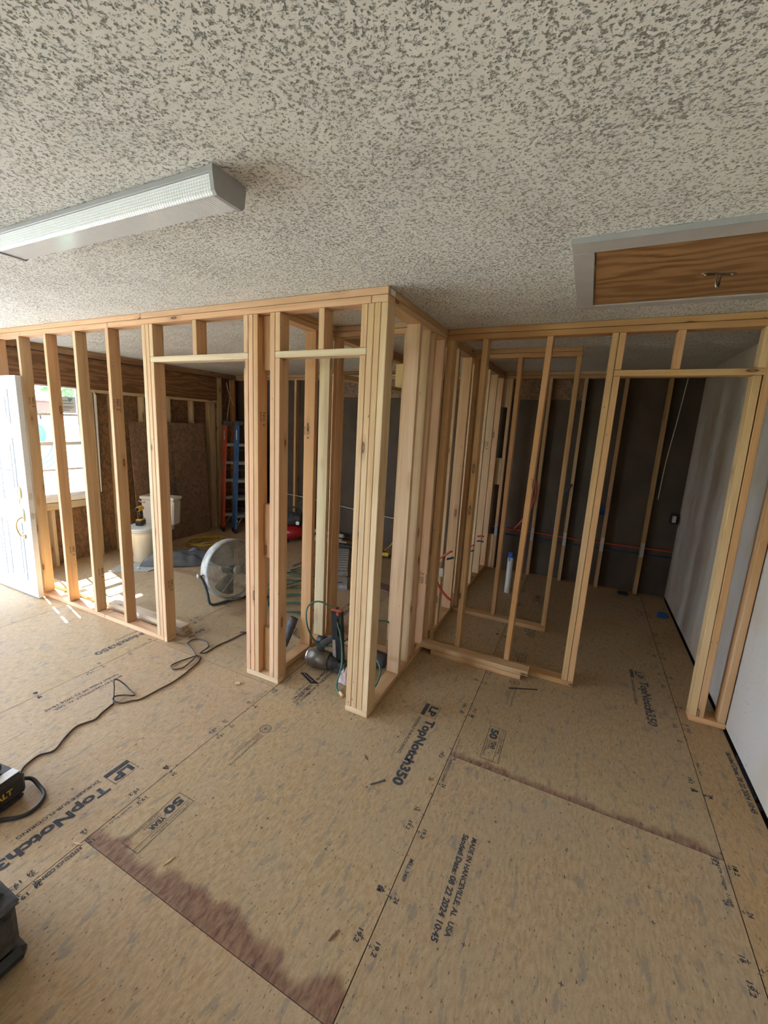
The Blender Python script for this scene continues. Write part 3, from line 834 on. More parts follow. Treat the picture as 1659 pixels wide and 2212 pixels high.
def seal(x, y, mat='ink'):
    b = BM()
    c = Vector((x + 0.036, y - 0.045, 0.0007))
    for r0, r1 in ((0.034, 0.030), (0.022, 0.0195), (0.010, 0.004)):
        n = 20
        for i in range(n):
            a0, a1 = 2 * math.pi * i / n, 2 * math.pi * (i + 1) / n
            b.poly([c + Vector((r * math.cos(a), r * math.sin(a), 0)) for r, a in ((r0, a0), (r0, a1), (r1, a1), (r1, a0))])
    put_text(b, 'SUSTAINABLE', 0.085, 0.012, fm(x + 0.050, y - 0.095), 0.01)
    put_text(b, 'FORESTRY', 0.062, 0.010, fm(x + 0.034, y - 0.095), 0.0)
    put_text(b, 'INITIATIVE', 0.06, 0.009, fm(x + 0.021, y - 0.095), 0.0)
    put_text(b, 'Certified Sourcing', 0.165, 0.014, fm(x + 0.048, y - 0.185), 0.01)
    fbox(b, x + 0.026, x + 0.028, y - 0.33, y - 0.16)
    for k, wl_ in ((0.014, 0.10), (0.002, 0.07)): put_text(b, 'PS 2-18 SHEATHING' if k > 0.01 else 'EXPOSURE 1', wl_, 0.008, fm(x + k, y - 0.18), 0.0)
    print_on('certification_print', b, x, y - 0.2, mat)
def this_side(x, y, mat='ink_faint'):
    b = BM()
    for i, (s_, w_) in enumerate((('THIS SIDE UP', 0.19), ('EXP 1 AND SPACE', 0.18), ('FOR 16 OC MIN', 0.15), ('X CUT 1/8', 0.09))):
        put_text(b, s_, w_, 0.018, fm(x + 0.064 - i * 0.024, y), 0.03)
    print_on('side_up_print', b, x, y - 0.05, mat)
def small(body, x, y, w_, h=0.018, mat='ink_faint', name='edge_print'):
    b = BM(); put_text(b, body, w_, h, fm(x, y), 0.022); print_on(name, b, x, y - w_ / 2, mat)

logo(-0.927, -0.921); logo(0.270, 0.335); logo(1.486, 1.545, 'ink_faint'); logo(-2.13, 0.31, 'ink_faint'); logo(-2.13, 2.75, 'ink_faint')
logo(-0.927, 1.52, 'ink_faint'); logo(-3.33, -0.93, 'ink_faint')
warranty(-0.530, -0.926); warranty(0.676, 0.325); warranty(0.68, 2.77, 'ink_faint'); warranty(-1.73, 0.33, 'ink_faint')
made_in(0.714, -0.463); made_in(1.912, 0.80); made_in(-1.69, -0.463, 'ink_faint'); made_in(-0.49, 0.42, 'ink_faint')
seal(-0.50, -0.335); seal(0.70, 0.93); seal(-1.70, 1.0, 'ink_faint'); seal(-2.9, 1.6, 'ink_faint')
this_side(-0.515, 0.075); this_side(0.69, 1.345); this_side(0.70, 1.86); this_side(-1.72, 1.35)
small('REFERENCE CORNER', -0.664, -1.31, 0.175, 0.019, 'ink'); small('REFERENCE CORNER', 0.538, -0.065, 0.17, 0.016, 'ink')
small('Space Ends 1/8"', -0.662, -1.085, 0.15, 0.014, 'ink_faint'); small('Space Ends 1/8"', -0.70, -0.09, 0.155, 0.014)
small('Space Ends 1/8"', 0.54, 0.12, 0.14, 0.013); small('MILL 3409', 0.549, -0.686, 0.10, 0.016, 'ink')
small('MILL 3409', 1.738, 0.60, 0.10, 0.014); small('Space Edge 1/8"', 1.690, -0.03, 0.22, 0.018); small('Space Ends 1/8"', -1.90, -0.085, 0.16, 0.014)
small('TE 1/8', 1.925, 0.09, 0.07, 0.02, 'ink')
mark = {}
def edge_mark(body, x, y):
    b = mark.setdefault(panel_at(x, y).name, (BM(), x, y))[0]
    w_ = 0.021 * len(body) * 0.55
    put_text(b, body, w_, 0.019, fm(x, y), 0.03)
    cross(x + (0.024 if x < round((x + 0.674) / 1.2) * 1.2 - 0.674 else -0.012), y - w_ / 2, b)
def cross(x, y, b=None):
    if b is None: b = mark.setdefault(panel_at(x, y).name, (BM(), x, y))[0]
    t_, l_ = 0.0013, 0.0085
    fbox(b, x - t_, x + t_, y - l_, y + l_); fbox(b, x - l_, x - t_, y - t_, y + t_); fbox(b, x + t_, x + l_, y - t_, y + t_)
for sx in (-1.877, -0.674, 0.529, 1.7256):
    for k in range(-5, 9):
        y16 = -0.034 + 0.4064 * k + (0 if round((sx + 1.877) / 1.2) % 2 else 0.004)
        y19 = -0.034 + 0.4877 * k
        for yy, tx in ((y16, '16'), (y19, '19.2'), (-0.034 + 0.6096 * k - 0.2, '24')):
            if not (-1.75 < yy < 3.3): continue
            if random.random() < 0.8: edge_mark(tx, sx - 0.05, yy)
            if random.random() < 0.8: edge_mark(tx, sx + 0.022, yy - 0.01)
for px_ in range(-6, 4):
    x = 0.825 + 0.30 * px_
    for k in range(-5, 9):
        for q in (0.0, 0.16):
            y = -0.465 + 0.4064 * k + q * (0.35 if k % 2 else 0.8)
            if -1.7 < y < 3.3 and x < 1.9 and random.random() < 0.62: cross(x + random.uniform(-0.006, 0.006), y + random.uniform(-0.02, 0.02))
for b, x, y in mark.values(): print_on('nailing_marks', b, x, y, 'ink')
# black ink bar with light dashes printed near the closet
bar = BM(); bar.prism([(-0.631, 0.197), (-0.590, 0.217), (-0.443, 0.150), (-0.493, 0.124)], 0.0003, 0.0009)
for i in range(6):
    u = 0.12 + i * 0.13
    c0 = Vector((-0.61, 0.205, 0)).lerp(Vector((-0.468, 0.139, 0)), u)
    bar.box(c0.x - 0.003, c0.x + 0.003, c0.y - 0.006, c0.y + 0.006, 0.0010, 0.0012, mat=1)
bar.done('black_print_bar', [M['black_plastic'], M['fleck']], panel_at(-0.5, 0.16))

# ---- ink stamps on studs
def stamp(o_at, rot, lines, mat='ink_stamp'):
    m = rot.to_4x4(); m.translation = Vector(o_at)
    b = BM()
    for i, (s_, w_, h_) in enumerate(lines):
        put_text(b, s_, w_, h_, m @ Matrix.Translation((0, -i * 0.024, 0)), 0.012)
    return b
FRONT_DOWN = Matrix(((0, 1, 0), (0, 0, -1), (-1, 0, 0)))    # reads downwards on a face looking -y
RIGHT_DOWN = Matrix(((0, 0, 1), (0, 1, 0), (-1, 0, 0)))       # reads downwards on a face looking +x
FRONT_UP = Matrix(((0, -1, 0), (0, 0, -1), (1, 0, 0)))
RIGHT_UP = Matrix(((0, 0, 1), (0, -1, 0), (1, 0, 0)))
G = (('S-DRY KD', 0.10, 0.012), ('NO. 2', 0.085, 0.020), ('SYP 724', 0.075, 0.009))
G2 = (('NO. 2', 0.085, 0.020), ('KD HT', 0.06, 0.012))
wall_of = {o.name: o for o in (wf, wt, wc, wd_, wp, wm)}
def st_right(x, y, z, par, g=G, up=False):
    (stamp((x + 0.0006, y, z), RIGHT_UP if up else RIGHT_DOWN, g)).done('grade_stamp', M['ink_stamp'], par)
def st_front(x, y, z, par, g=G, up=False):
    (stamp((x, y - 0.0006, z), FRONT_UP if up else FRONT_DOWN, g)).done('grade_stamp', M['ink_stamp'], par)
st_right(-2.284 + ST, 0.055, 1.86, wf); st_right(-3.503 + ST, 0.055, 1.86, wf, G2)
st_right(-3.096 + ST, 0.06, 0.55, wf, G2); st_right(-2.690 + ST, 0.06, 0.42, wf, G2); st_right(-1.7625, 0.055, 0.50, wf, G2)
st_right(-0.8385, 0.045, 1.80, wf, G2)
st_front(-0.81, 0.489, 1.72, wc, G2)
st_front(-0.05, 0.985, 0.55, wt, G, True); st_front(-0.05, 1.385, 0.55, wt, G, True)
st_front(-0.055, 2.60, 1.62, wt, G2); st_front(-0.055, 3.01, 1.62, wt, G2)
# ================================================================== THINGS
# ---- ceiling light
t = thing('ceiling_light', 'long grey ceiling light with ribbed prismatic cover', 'light fixture', (-0.637, -1.058, H))
Lx = 0.602
BM().box(-Lx, Lx, -0.066, 0.066, -0.018, -0.0004, 0.002).done('housing', M['grey_metal'], t)
prof = [(-0.060, -0.0185), (-0.053, -0.060), (-0.046, -0.068), (0.046, -0.068), (0.053, -0.060), (0.060, -0.0185)]
b = BM()
lo = [b.b.verts.new((-Lx + 0.012, y, z)) for y, z in prof]; hi = [b.b.verts.new((Lx - 0.012, y, z)) for y, z in prof]
for i in range(5): b.b.faces.new((lo[i], lo[i + 1], hi[i + 1], hi[i]))
b.done('lens', M['lens'], t)
for s in (-1, 1):
    b = BM()
    out = [(-0.067, 0.0), (-0.067, -0.016), (-0.060, -0.062), (-0.050, -0.072), (0.050, -0.072), (0.060, -0.062), (0.067, -0.016), (0.067, 0.0)]
    x0, x1 = (Lx - 0.012, Lx + 0.002) if s > 0 else (-Lx - 0.002, -Lx + 0.012)
    A = [b.b.verts.new((x0, y, z - 0.0005)) for y, z in out]; Bv = [b.b.verts.new((x1, y, z - 0.0005)) for y, z in out]
    b.b.faces.new(A); b.b.faces.new(Bv[::-1])
    for i in range(len(out)): b.b.faces.new((A[i], Bv[i], Bv[(i + 1) % len(out)], A[(i + 1) % len(out)]))
    b.done('end_cap', M['grey_metal'], t)
# ---- attic hatch
t = thing('attic_hatch', 'wood grained attic hatch in flat grey frame with metal pull', 'hatch', (0, 0, 0))
x0, x1, y0, y1, bw = 0.836, 1.90, -0.262, 0.712, 0.076
BM().box(x0, x0 + bw, y0 + 0.118, y1 - bw + 0.0, H - 0.014, H - 0.0005, 0.002).done('frame_board', M['trim_grey'], t)
BM().box(x0, x1, y0, y0 + 0.117, H - 0.014, H - 0.0005, 0.002).done('frame_board', M['trim_grey'], t)
BM().box(x0, x1, y1 - bw + 0.001, y1, H - 0.014, H - 0.0005, 0.002).done('frame_board', M['trim_grey'], t)
BM().box(x1 - bw, x1, y0 + 0.118, y1 - bw, H - 0.014, H - 0.0005, 0.002).done('frame_board', M['trim_grey'], t)
BM().box(x0, x1, y0 - 0.003, y0 - 0.0005, H - 0.020, H - 0.0005).done('frame_edge', M['grey_metal'], t)
p = BM().box(-0.45, 0.455, -0.386, 0.378, -0.004, 0.004).done('panel', M['oak'], t); p.location = (1.368, 0.248, H - 0.006)
b = BM(); b.prism([(0.062 * math.cos(a) * (1.0), 0.013 * math.sin(a)) for a in [i * math.pi / 8 for i in range(16)]], -0.004, 0.0)
hp = b.done('handle_plate', M['nickel'], t, Matrix.Translation((1.372, 0.268, H - 0.0102)) @ Matrix.Rotation(0.25, 4, 'Z'))
BM().tube(catmull([(-0.008, 0, -0.004), (-0.008, -0.004, -0.03), (-0.004, -0.006, -0.052), (0.003, -0.004, -0.052), (0.006, 0, -0.03), (0.006, 0, -0.004)], 5), 0.0045, 8).done('pull_hook', M['nickel'], hp)
for sx in (-0.048, 0.048): BM().lathe([(0.005, -0.007), (0.005, -0.004)], 8, M4=Matrix.Translation((sx, 0, 0))).done('screw', M['steel'], hp)

# ---- loose lumber
for i, (nm, z, lb) in enumerate((('lower', 0.0005, 'lower of two loose boards lying behind the left stud wall'), ('upper', 0.0386, 'upper of two loose boards stacked behind the left stud wall'))):
    x0, x1, y0 = ((-2.72, -1.742, 0.135) if i == 0 else (-2.66, -1.756, 0.122))
    o = board('loose_board', x0, x1, y0, y0 + 0.09, z, z + 0.038, (0.62, 0.53, 0.41) if i else (0.58, 0.48, 0.36), None)
    tag(o, lb, 'board', 'boards stacked behind the left stud wall')
    b = BM(); put_text(b, 'NO 2 KD' if i else 'SYP', 0.05, 0.012, Matrix(((0, 0, 1, x1 + 0.0008), (1, 0, 0, y0 + 0.02), (0, 1, 0, z + 0.013), (0, 0, 0, 1))), 0.02)
    s_ = b.done('end_stamp', M['ink_stamp']); s_.parent = o; s_.matrix_parent_inverse = o.matrix_local.inverted()
o = board('loose_board', -3.90, -2.735, 0.16, 0.25, 0.0005, 0.0385, (0.62, 0.52, 0.36), None); tag(o, 'single loose board lying in the sunlight behind the studs', 'board')
o = board('loose_board', 0.092, 0.765, 0.934, 1.024, 0.0005, 0.0385, (0.54, 0.34, 0.17), None); tag(o, 'lower short board lying against the right stud wall base', 'board', 'boards stacked at the right stud wall')
o = board('loose_board', 0.002, 0.812, 0.936, 1.0285, 0.0390, 0.0765, (0.60, 0.40, 0.22), None); tag(o, 'upper short board overhanging the one beneath it at the right stud wall', 'board', 'boards stacked at the right stud wall')

# ---- leaning strand board sheet
t = BM().box(-0.61, 0.61, -0.0055, 0.0055, 0, 1.66).done('osb_sheet', M['osb_sheet'])
tag(t, 'brown strand board sheet leaning on the left wall behind the toilet', 'sheet')
t.matrix_world = Matrix.Translation((-4.135, 2.105, 0.001)) @ Matrix.Rotation(math.radians(90), 4, 'Z') @ Matrix.Rotation(math.radians(-3.1), 4, 'X')
for i, s_ in enumerate(('EXPOSURE 1', 'SHEATHING', '7/16 24/16', 'APA RATED')):
    b = BM(); put_text(b, s_, 0.30, 0.05, Matrix(((0, 1, 0, -0.02), (0, 0, -1, -0.0062), (-1, 0, 0, 1.62 - 0.36 * i), (0, 0, 0, 1))), 0.01)
    b.done('grade_print', M['ink'], t)

# ---- toilet
t = thing('toilet', 'off white toilet standing loose on the subfloor by the left wall', 'toilet', (-3.77, 1.50, 0.0), math.atan2(0.33, 0.944))
b = BM(); b.box(-0.205, 0.205, 0.0, 0.175, 0.375, 0.70, 0.018, taper=(1.10, 1.06)); b.done('tank', M['porcelain'], t)
BM().box(-0.235, 0.235, -0.018, 0.192, 0.7005, 0.742, 0.012).done('tank_lid', M['porcelain'], t)
def oval(sx, sy, cy, z, n=24, sq=2.3):
    out = []
    for i in range(n):
        a = 2 * math.pi * i / n; c, s = math.cos(a), math.sin(a)
        r = (abs(c) ** sq + abs(s) ** sq) ** (-1 / sq)
        out.append((sx * r * c, cy + sy * r * s, z))
    return out
def loft(rings, cap=True):
    b = BM(); R = [[b.b.verts.new(p) for p in ring] for ring in rings]; n = len(R[0])
    for k in range(len(R) - 1):
        for i in range(n): b.b.faces.new((R[k][i], R[k][(i + 1) % n], R[k + 1][(i + 1) % n], R[k + 1][i])).smooth = True
    if cap: b.b.faces.new(R[0][::-1]); b.b.faces.new(R[-1])
    return b
loft([oval(0.135, 0.27, -0.18, 0.001), oval(0.14, 0.275, -0.18, 0.03), oval(0.13, 0.26, -0.18, 0.10), oval(0.138, 0.258, -0.19, 0.17), oval(0.165, 0.262, -0.22, 0.27), oval(0.182, 0.265, -0.235, 0.345), oval(0.187, 0.27, -0.24, 0.392)]).done('bowl', M['porcelain'], t)
BM().box(-0.12, 0.12, -0.05, 0.17, 0.29, 0.374, 0.012).done('bowl_deck', M['porcelain'], t)
loft([oval(0.186, 0.245, -0.262, 0.395), oval(0.188, 0.247, -0.262, 0.402), oval(0.186, 0.245, -0.262, 0.409)]).done('seat_ring', M['porcelain'], t)
loft([oval(0.185, 0.244, -0.262, 0.412), oval(0.187, 0.246, -0.262, 0.424), oval(0.172, 0.23, -0.262, 0.432)]).done('seat_lid', M['porcelain'], t)
lv = BM().lathe([(0.011, 0), (0.011, 0.016)], 12, M4=Matrix.Translation((-0.165, -0.010, 0.662)) @ RY).done('flush_lever', M['steel'], t)
BM().tube([(-0.165, -0.026, 0.662), (-0.195, -0.03, 0.668), (-0.232, -0.03, 0.680)], [0.006, 0.0065, 0.009], 8).done('lever_arm', M['steel'], lv)
BM().lathe([(0.02, 0), (0.02, 0.02), (0.012, 0.03)], 12, M4=Matrix.Translation((-0.105, -0.06, 0.04)) @ Matrix.Rotation(math.radians(-90), 4, 'Y')).done('bolt_cap', M['black_plastic'], t)

# ---- cordless drill on the toilet lid
t = thing('cordless_drill', 'black and yellow cordless drill standing on its battery on toilet lid', 'drill', (-3.735, 1.235, 0.4325), 0.5)
BM().box(-0.04, 0.04, -0.06, 0.06, 0.0, 0.062, 0.01).done('battery', M['black_plastic'], t)
BM().box(-0.036, 0.036, -0.055, 0.055, 0.0625, 0.078, 0.006).done('foot', M['tool_yellow'], t)
b = BM(); b.tube([(0, 0.0, 0.075), (0, 0.005, 0.12), (0, 0.012, 0.185)], [0.022, 0.019, 0.021], 10); b.done('grip', M['black_plastic'], t)
b = BM(); b.lathe([(0.024, -0.055), (0.031, -0.04), (0.031, 0.05), (0.024, 0.07)], 16, M4=Matrix.Translation((0, 0, 0.205)) @ Matrix.Rotation(math.radians(90), 4, 'X')); b.done('motor_body', M['tool_yellow'], t)
b = BM(); b.lathe([(0.022, 0.07), (0.022, 0.10), (0.012, 0.125), (0.004, 0.127)], 14, M4=Matrix.Translation((0, 0, 0.205)) @ Matrix.Rotation(math.radians(90), 4, 'X')); b.done('chuck', M['black_plastic'], t)

# ---- crumpled grey sheet
def crumple(name, label, cat, cx, cy, sx, sy, hz, seed, mat, rz=0.0, amp=1.0):
    rs = random.Random(seed); n, mrows = 26, 20
    fx = [(rs.uniform(2, 11), rs.uniform(-8, 9), rs.uniform(0, 6.3)) for _ in range(5)]
    b = BM(); V = []
    for j in range(mrows):
        row = []
        for i in range(n):
            u, v = i / (n - 1) * 2 - 1, j / (mrows - 1) * 2 - 1
            r = max(0.0, 1 - (abs(u) ** 2.4 + abs(v) ** 2.4))
            h = sum(abs(math.sin(a * u + c * v + p)) for a, c, p in fx) / 5
            row.append(b.b.verts.new((u * sx * (1 + 0.06 * math.sin(5 * v + seed)), v * sy * (1 + 0.08 * math.sin(4 * u)), 0.002 + hz * (r ** 0.6) * (0.35 + amp * h * 0.9))))
        V.append(row)
    for j in range(mrows - 1):
        for i in range(n - 1): b.b.faces.new((V[j][i], V[j][i + 1], V[j + 1][i + 1], V[j + 1][i])).smooth = True
    o = b.done(name, mat); tag(o, label, cat)
    o.location = (cx, cy, 0.0008); o.rotation_euler = (0, 0, rz)
    md = o.modifiers.new('thick', 'SOLIDIFY'); md.thickness = 0.002; md.offset = 1
    subdiv(o, 1)
    return o
crumple('plastic_sheet', 'crumpled dark grey plastic sheet on the floor beside the toilet', 'sheet', -3.22, 1.36, 0.42, 0.14, 0.15, 3, M['tarp'], 0.80, 1.3)

# ---- yellow extension cord in a heap of loops
pts = []
rs = random.Random(5)
for i in range(64):
    a = i * 0.62; r = 0.20 + 0.05 * math.sin(i * 0.9) + rs.uniform(-0.02, 0.02)
    pts.append((-3.70 + 0.62 * r * math.cos(a) * 1.35 + 0.03 * math.sin(i * .31), 2.22 + r * 1.2 * math.sin(a), 0.008 + 0.028 * (0.5 + 0.5 * math.sin(i * 1.7))))
pts += [(-3.45, 2.20, 0.008), (-3.30, 2.16, 0.007), (-3.05, 2.15, 0.007)]
o = BM().tube(catmull(pts, 5), 0.006, 6).done('extension_cord', M['cord_yellow']); tag(o, 'yellow extension cord in a heap of loops on the floor', 'cord')

# ---- stepladders
def ladder(label, loc, rz, mat, Hh, W0, W1, lean):
    t = thing('stepladder', label, 'ladder', loc, rz, 'folded stepladders in the rear left corner')
    def xw(side, z): k = z / Hh; w_ = (W0 * (1 - k) + W1 * k) / 2; return (W0 / 2 - w_) if side == 0 else (W0 / 2 + w_)
    def rail(side, ya, yb, z0, z1, wdt, dep):
        b = BM(); vs = []
        for z in (z0, z1):
            k = z / Hh; x = xw(side, z); y = ya + (yb - ya) * k
            s = 1 if side == 0 else -1
            vs.append([b.b.verts.new(p) for p in ((x - wdt / 2, y, z), (x + wdt / 2, y, z), (x + wdt / 2, y + dep, z), (x - wdt / 2, y + dep, z))])
        A, Bq = vs
        b.b.faces.new(A[::-1]); b.b.faces.new(Bq)
        for i in range(4): b.b.faces.new((A[i], A[(i + 1) % 4], Bq[(i + 1) % 4], Bq[i]))
        return b
    for s in (0, 1):
        rail(s, 0.0, lean, 0.055, Hh, 0.030, 0.088).done('front_rail', mat, t)
        rail(s, 0.102, lean + 0.092, 0.055, Hh, 0.028, 0.072).done('rear_rail', mat, t)
        BM().box(xw(s, 0) - 0.018, xw(s, 0) + 0.018, -0.006, 0.08, 0.0, 0.07, 0.004).done('foot', M['black_plastic'], t)
        BM().box(xw(s, 0) - 0.016, xw(s, 0) + 0.016, 0.099, 0.178, 0.0, 0.07, 0.004).done('foot', M['black_plastic'], t)
        x = xw(s, Hh * 0.87) - 0.0145
        BM().box(x - 0.0008, x, lean * 0.9 + 0.012, lean * 0.9 + 0.058, Hh * 0.80, Hh * 0.955).done('label', M['label_white'], t)
        x = xw(s, Hh * 0.78) - 0.0145
        BM().box(x - 0.0008, x, lean * 0.78 + 0.012, lean * 0.78 + 0.058, Hh * 0.71, Hh * 0.775).done('label', M['label_white'], t)
    n = 5
    for i in range(n):
        z = Hh * (0.165 + 0.165 * i) ; y = lean * z / Hh
        a, c = xw(0, z) + 0.015, xw(1, z) - 0.015
        st = BM().box(a, c, y + 0.002, y + 0.082, z - 0.012, z + 0.012, 0.002).done('step', M['aluminium'], t)
        BM().box(a, c, y - 0.002, y + 0.0015, z - 0.03, z + 0.012).done('step_lip', M['aluminium'], st)
    for i in range(4):
        z = Hh * (0.2 + 0.19 * i); y = 0.13 + (lean - 0.022) * z / Hh
        BM().tube([(xw(0, z), y, z), (xw(1, z), y, z)], 0.010, 6).done('rear_rung', mat, t)
    for s in (0, 1):
        br = BM()
        z = Hh * 0.165
        br.tube([(xw(s, z) + (0.11 if s == 0 else -0.11), 0.03 + lean * 0.16, z - 0.012), (xw(s, 0.1) + (0.012 if s == 0 else -0.012), 0.03, 0.09)], 0.007, 6)
        br.done('step_brace', M['aluminium'], t)
    sp = BM(); x = xw(0, Hh * .55) - 0.016
    sp.tube([(x, lean * .6 + 0.02, Hh * 0.68), (x, lean * .6 + 0.07, Hh * 0.56), (x, lean * .6 + 0.12, Hh * 0.66)], 0.006, 6)
    sp.done('spreader', M['aluminium'], t)
    BM().box(xw(0, Hh) - 0.035, xw(1, Hh) + 0.035, lean - 0.02, lean + 0.165, Hh, Hh + 0.06, 0.008).done('top_cap', M['speckled_cap'], t)
    return t
ladder('blue folded stepladder with paint drips standing in the rear left corner', (-3.70, 2.815, 0.0), math.radians(60), M['blue_fiberglass'], 1.66, 0.50, 0.33, 0.07)
ladder('red folded stepladder standing behind the blue one', (-3.935, 2.80, 0.0), math.radians(60), M['red_fiberglass'], 1.65, 0.50, 0.33, 0.07)

# ---- floor fan
ax = Vector((0.95, -0.30, 0.16)).normalized()
q = ax.to_track_quat('Z', 'Y').to_matrix().to_4x4()
t = thing('floor_fan', 'dusty round metal floor fan on a dark tube stand', 'fan', (-1.965, 0.93, 0.0))
fc = Matrix.Translation((0, 0, 0.305)) @ q
R = 0.292
def ring(r, z, k=40): return [fc @ Vector((r * math.cos(2 * math.pi * i / k), r * math.sin(2 * math.pi * i / k), z)) for i in range(k)]
def dome(r): return 0.075 * math.sqrt(max(0.0, 1 - (r / (R * 1.05)) ** 2))
for nm, sgn in (('front_grille', 1), ('rear_grille', -1)):
    b = BM()
    for i in range(24):
        r = 0.055 + (R - 0.06) * i / 23; b.tube(ring(r, sgn * (0.035 + dome(r)), 36), 0.0016, 4, closed=True)
    for k in range(10):
        a = 2 * math.pi * k / 10 + 0.2
        b.tube([fc @ Vector((r * math.cos(a), r * math.sin(a), sgn * (0.034 + dome(r)))) for r in (0.045, 0.12, 0.20, 0.26, R)], 0.0026, 5)
    g = b.done(nm, M['dust_steel'], t); g['kind'] = 'stuff'
b = BM(); b.lathe([(R - 0.004, -0.06), (R + 0.006, -0.055), (R + 0.006, 0.055), (R - 0.004, 0.06)], 48, M4=fc, cap=False); b.done('guard_band', M['dust_steel'], t)
b = BM(); b.lathe([(0.001, 0.118), (0.03, 0.116), (0.045, 0.11), (0.046, 0.098), (0.03, 0.096)], 24, M4=fc, cap=False); b.done('badge', M['dust_steel'], t)
b = BM(); b.lathe([(0.055, -0.15), (0.06, -0.13), (0.06, -0.03), (0.04, -0.02)], 20, M4=fc); b.done('motor', M['black_plastic'], t)
for k in range(3):
    b = BM(); V = []
    for i in range(6):
        r = 0.04 + 0.21 * i / 5
        row = []
        for j in range(6):
            a = 2 * math.pi * k / 3 + (j / 5 - 0.5) * (1.35 - 0.3 * i / 5); row.append(b.b.verts.new(fc @ Vector((r * math.cos(a), r * math.sin(a), (j / 5 - 0.5) * -0.06))))
        V.append(row)
    for i in range(5):
        for j in range(5): b.b.faces.new((V[i][j], V[i][j + 1], V[i + 1][j + 1], V[i + 1][j])).smooth = True
    o = b.done('blade', M['fan_blade'], t); md = o.modifiers.new('s', 'SOLIDIFY'); md.thickness = 0.002
side = Vector((0.30, 0.95, 0)).normalized(); fwd = Vector((0.95, -0.30, 0)).normalized()
kL, kR = -side * (R + 0.03) + Vector((0, 0, 0.305)), side * (R + 0.03) + Vector((0, 0, 0.305))
fL, fR = -side * (R - 0.05) + fwd * 0.06 + Vector((0, 0, 0.0125)), side * (R - 0.05) + fwd * 0.06 + Vector((0, 0, 0.0125))
BM().tube(catmull([kL, kL.lerp(fL, .5), kL.lerp(fL, .85) - side * 0.02, fL - side * 0.015 + Vector((0, 0, .012)), fL + side * 0.05, fR - side * 0.05, fR + side * 0.015 + Vector((0, 0, .012)), kR.lerp(fR, .85) + side * 0.02, kR.lerp(fR, .5), kR], 5), 0.0118, 10).done('tube_stand', M['pipe_dark'], t)
for kk, s in ((kL, -1), (kR, 1)):
    m4 = Matrix.Translation(kk) @ (side * s).to_track_quat('Z', 'Y').to_matrix().to_4x4()
    BM().lathe([(0.006, -0.03), (0.006, 0.012), (0.02, 0.013), (0.022, 0.03), (0.012, 0.036)], 12, M4=m4).done('clamp_knob', M['dust_steel'], t)

# ---- pancake compressor
t = thing('air_compressor', 'small red pancake air compressor with black motor on top', 'compressor', (-2.78, 3.03, 0.0), 0.3)
b = BM(); b.lathe([(0.03, 0.05), (0.15, 0.055), (0.205, 0.09), (0.215, 0.15), (0.205, 0.20), (0.15, 0.235), (0.02, 0.245)], 32); b.done('tank', M['comp_red'], t)
for k in range(3):
    a = math.radians(120 * k + 20); BM().lathe([(0.02, 0.0), (0.024, 0.03), (0.016, 0.066)], 10, M4=Matrix.Translation((0.155 * math.cos(a), 0.155 * math.sin(a), 0))).done('foot', M['black_plastic'], t)
BM().box(-0.075, 0.03, -0.21, -0.199, 0.128, 0.162, 0.003).done('name_plate', M['label_white'], t)
b = BM(); b.lathe([(0.085, -0.13), (0.10, -0.11), (0.10, 0.11), (0.085, 0.13)], 20, M4=Matrix.Translation((0.03, -0.04, 0.345)) @ Matrix.Rotation(math.radians(90), 4, 'Y')); b.done('motor', M['dusty_black'], t)
BM().box(-0.17, -0.06, -0.13, 0.05, 0.246, 0.43, 0.015).done('pump_head', M['dusty_black'], t)
for z in (0.28, 0.31, 0.34, 0.37): BM().box(-0.158, -0.062, -0.098, 0.058, z, z + 0.008).done('cooling_fin', M['steel'], t)
BM().lathe([(0.028, 0), (0.028, 0.02)], 14, M4=Matrix.Translation((0.12, -0.12, 0.30)) @ RY).done('gauge', M['silver'], t)
BM().tube(catmull([(0.13, -0.06, 0.22), (0.15, -0.06, 0.42), (0.06, -0.02, 0.50), (-0.05, 0.0, 0.50), (-0.16, 0.0, 0.42), (-0.15, 0.0, 0.22)], 5), 0.011, 8).done('carry_handle', M['black_plastic'], t)
# blue line rising behind it
o = BM().tube(catmull([(-2.93, 3.30, 0.30), (-2.90, 3.33, 0.45), (-2.84, 3.36, 0.56), (-2.76, 3.38, 0.60)], 6), 0.008, 7).done('air_line', M['tool_blue']); tag(o, 'blue air line curving up behind the red compressor', 'hose')

# ---- white pipes, case, bundles, flat packs in the rear room
for i, (a, c, lb) in enumerate((((-2.62, 3.30, 0.125), (-2.085, 3.355, 0.100), 'upper white plastic pipe of the pile at the rear wall'),
                                ((-2.60, 3.19, 0.0305), (-1.96, 3.24, 0.0305), 'lower white plastic pipe of the pile at the rear wall'),
                                ((-2.58, 3.27, 0.0305), (-2.10, 3.33, 0.0305), 'shorter white pipe lying at the back of the pile'))):
    A, B_ = Vector(a), Vector(c); m4 = Matrix.Translation(A) @ (B_ - A).to_track_quat('Z', 'Y').to_matrix().to_4x4(); Lp = (B_ - A).length
    o = BM().lathe([(0.026, 0.0), (0.03, 0.0), (0.03, Lp), (0.026, Lp)], 18, M4=m4, cap=False)
    o.lathe([(0.0255, Lp - 0.1), (0.0255, Lp)], 18, M4=m4, cap=False)
    o = o.done('plastic_pipe', M['pvc']); tag(o, lb, 'pipe', 'white pipes by the rear wall')
t = thing('tool_case', 'flat black tool case lying before the white pipes', 'case', (-1.93, 3.10, 0), 0.12)
BM().box(-0.20, 0.20, -0.055, 0.055, 0.001, 0.035, 0.008).done('lower_shell', M['black_plastic'], t); BM().box(-0.195, 0.195, -0.05, 0.05, 0.0355, 0.065, 0.008).done('upper_shell', M['dusty_black'], t)
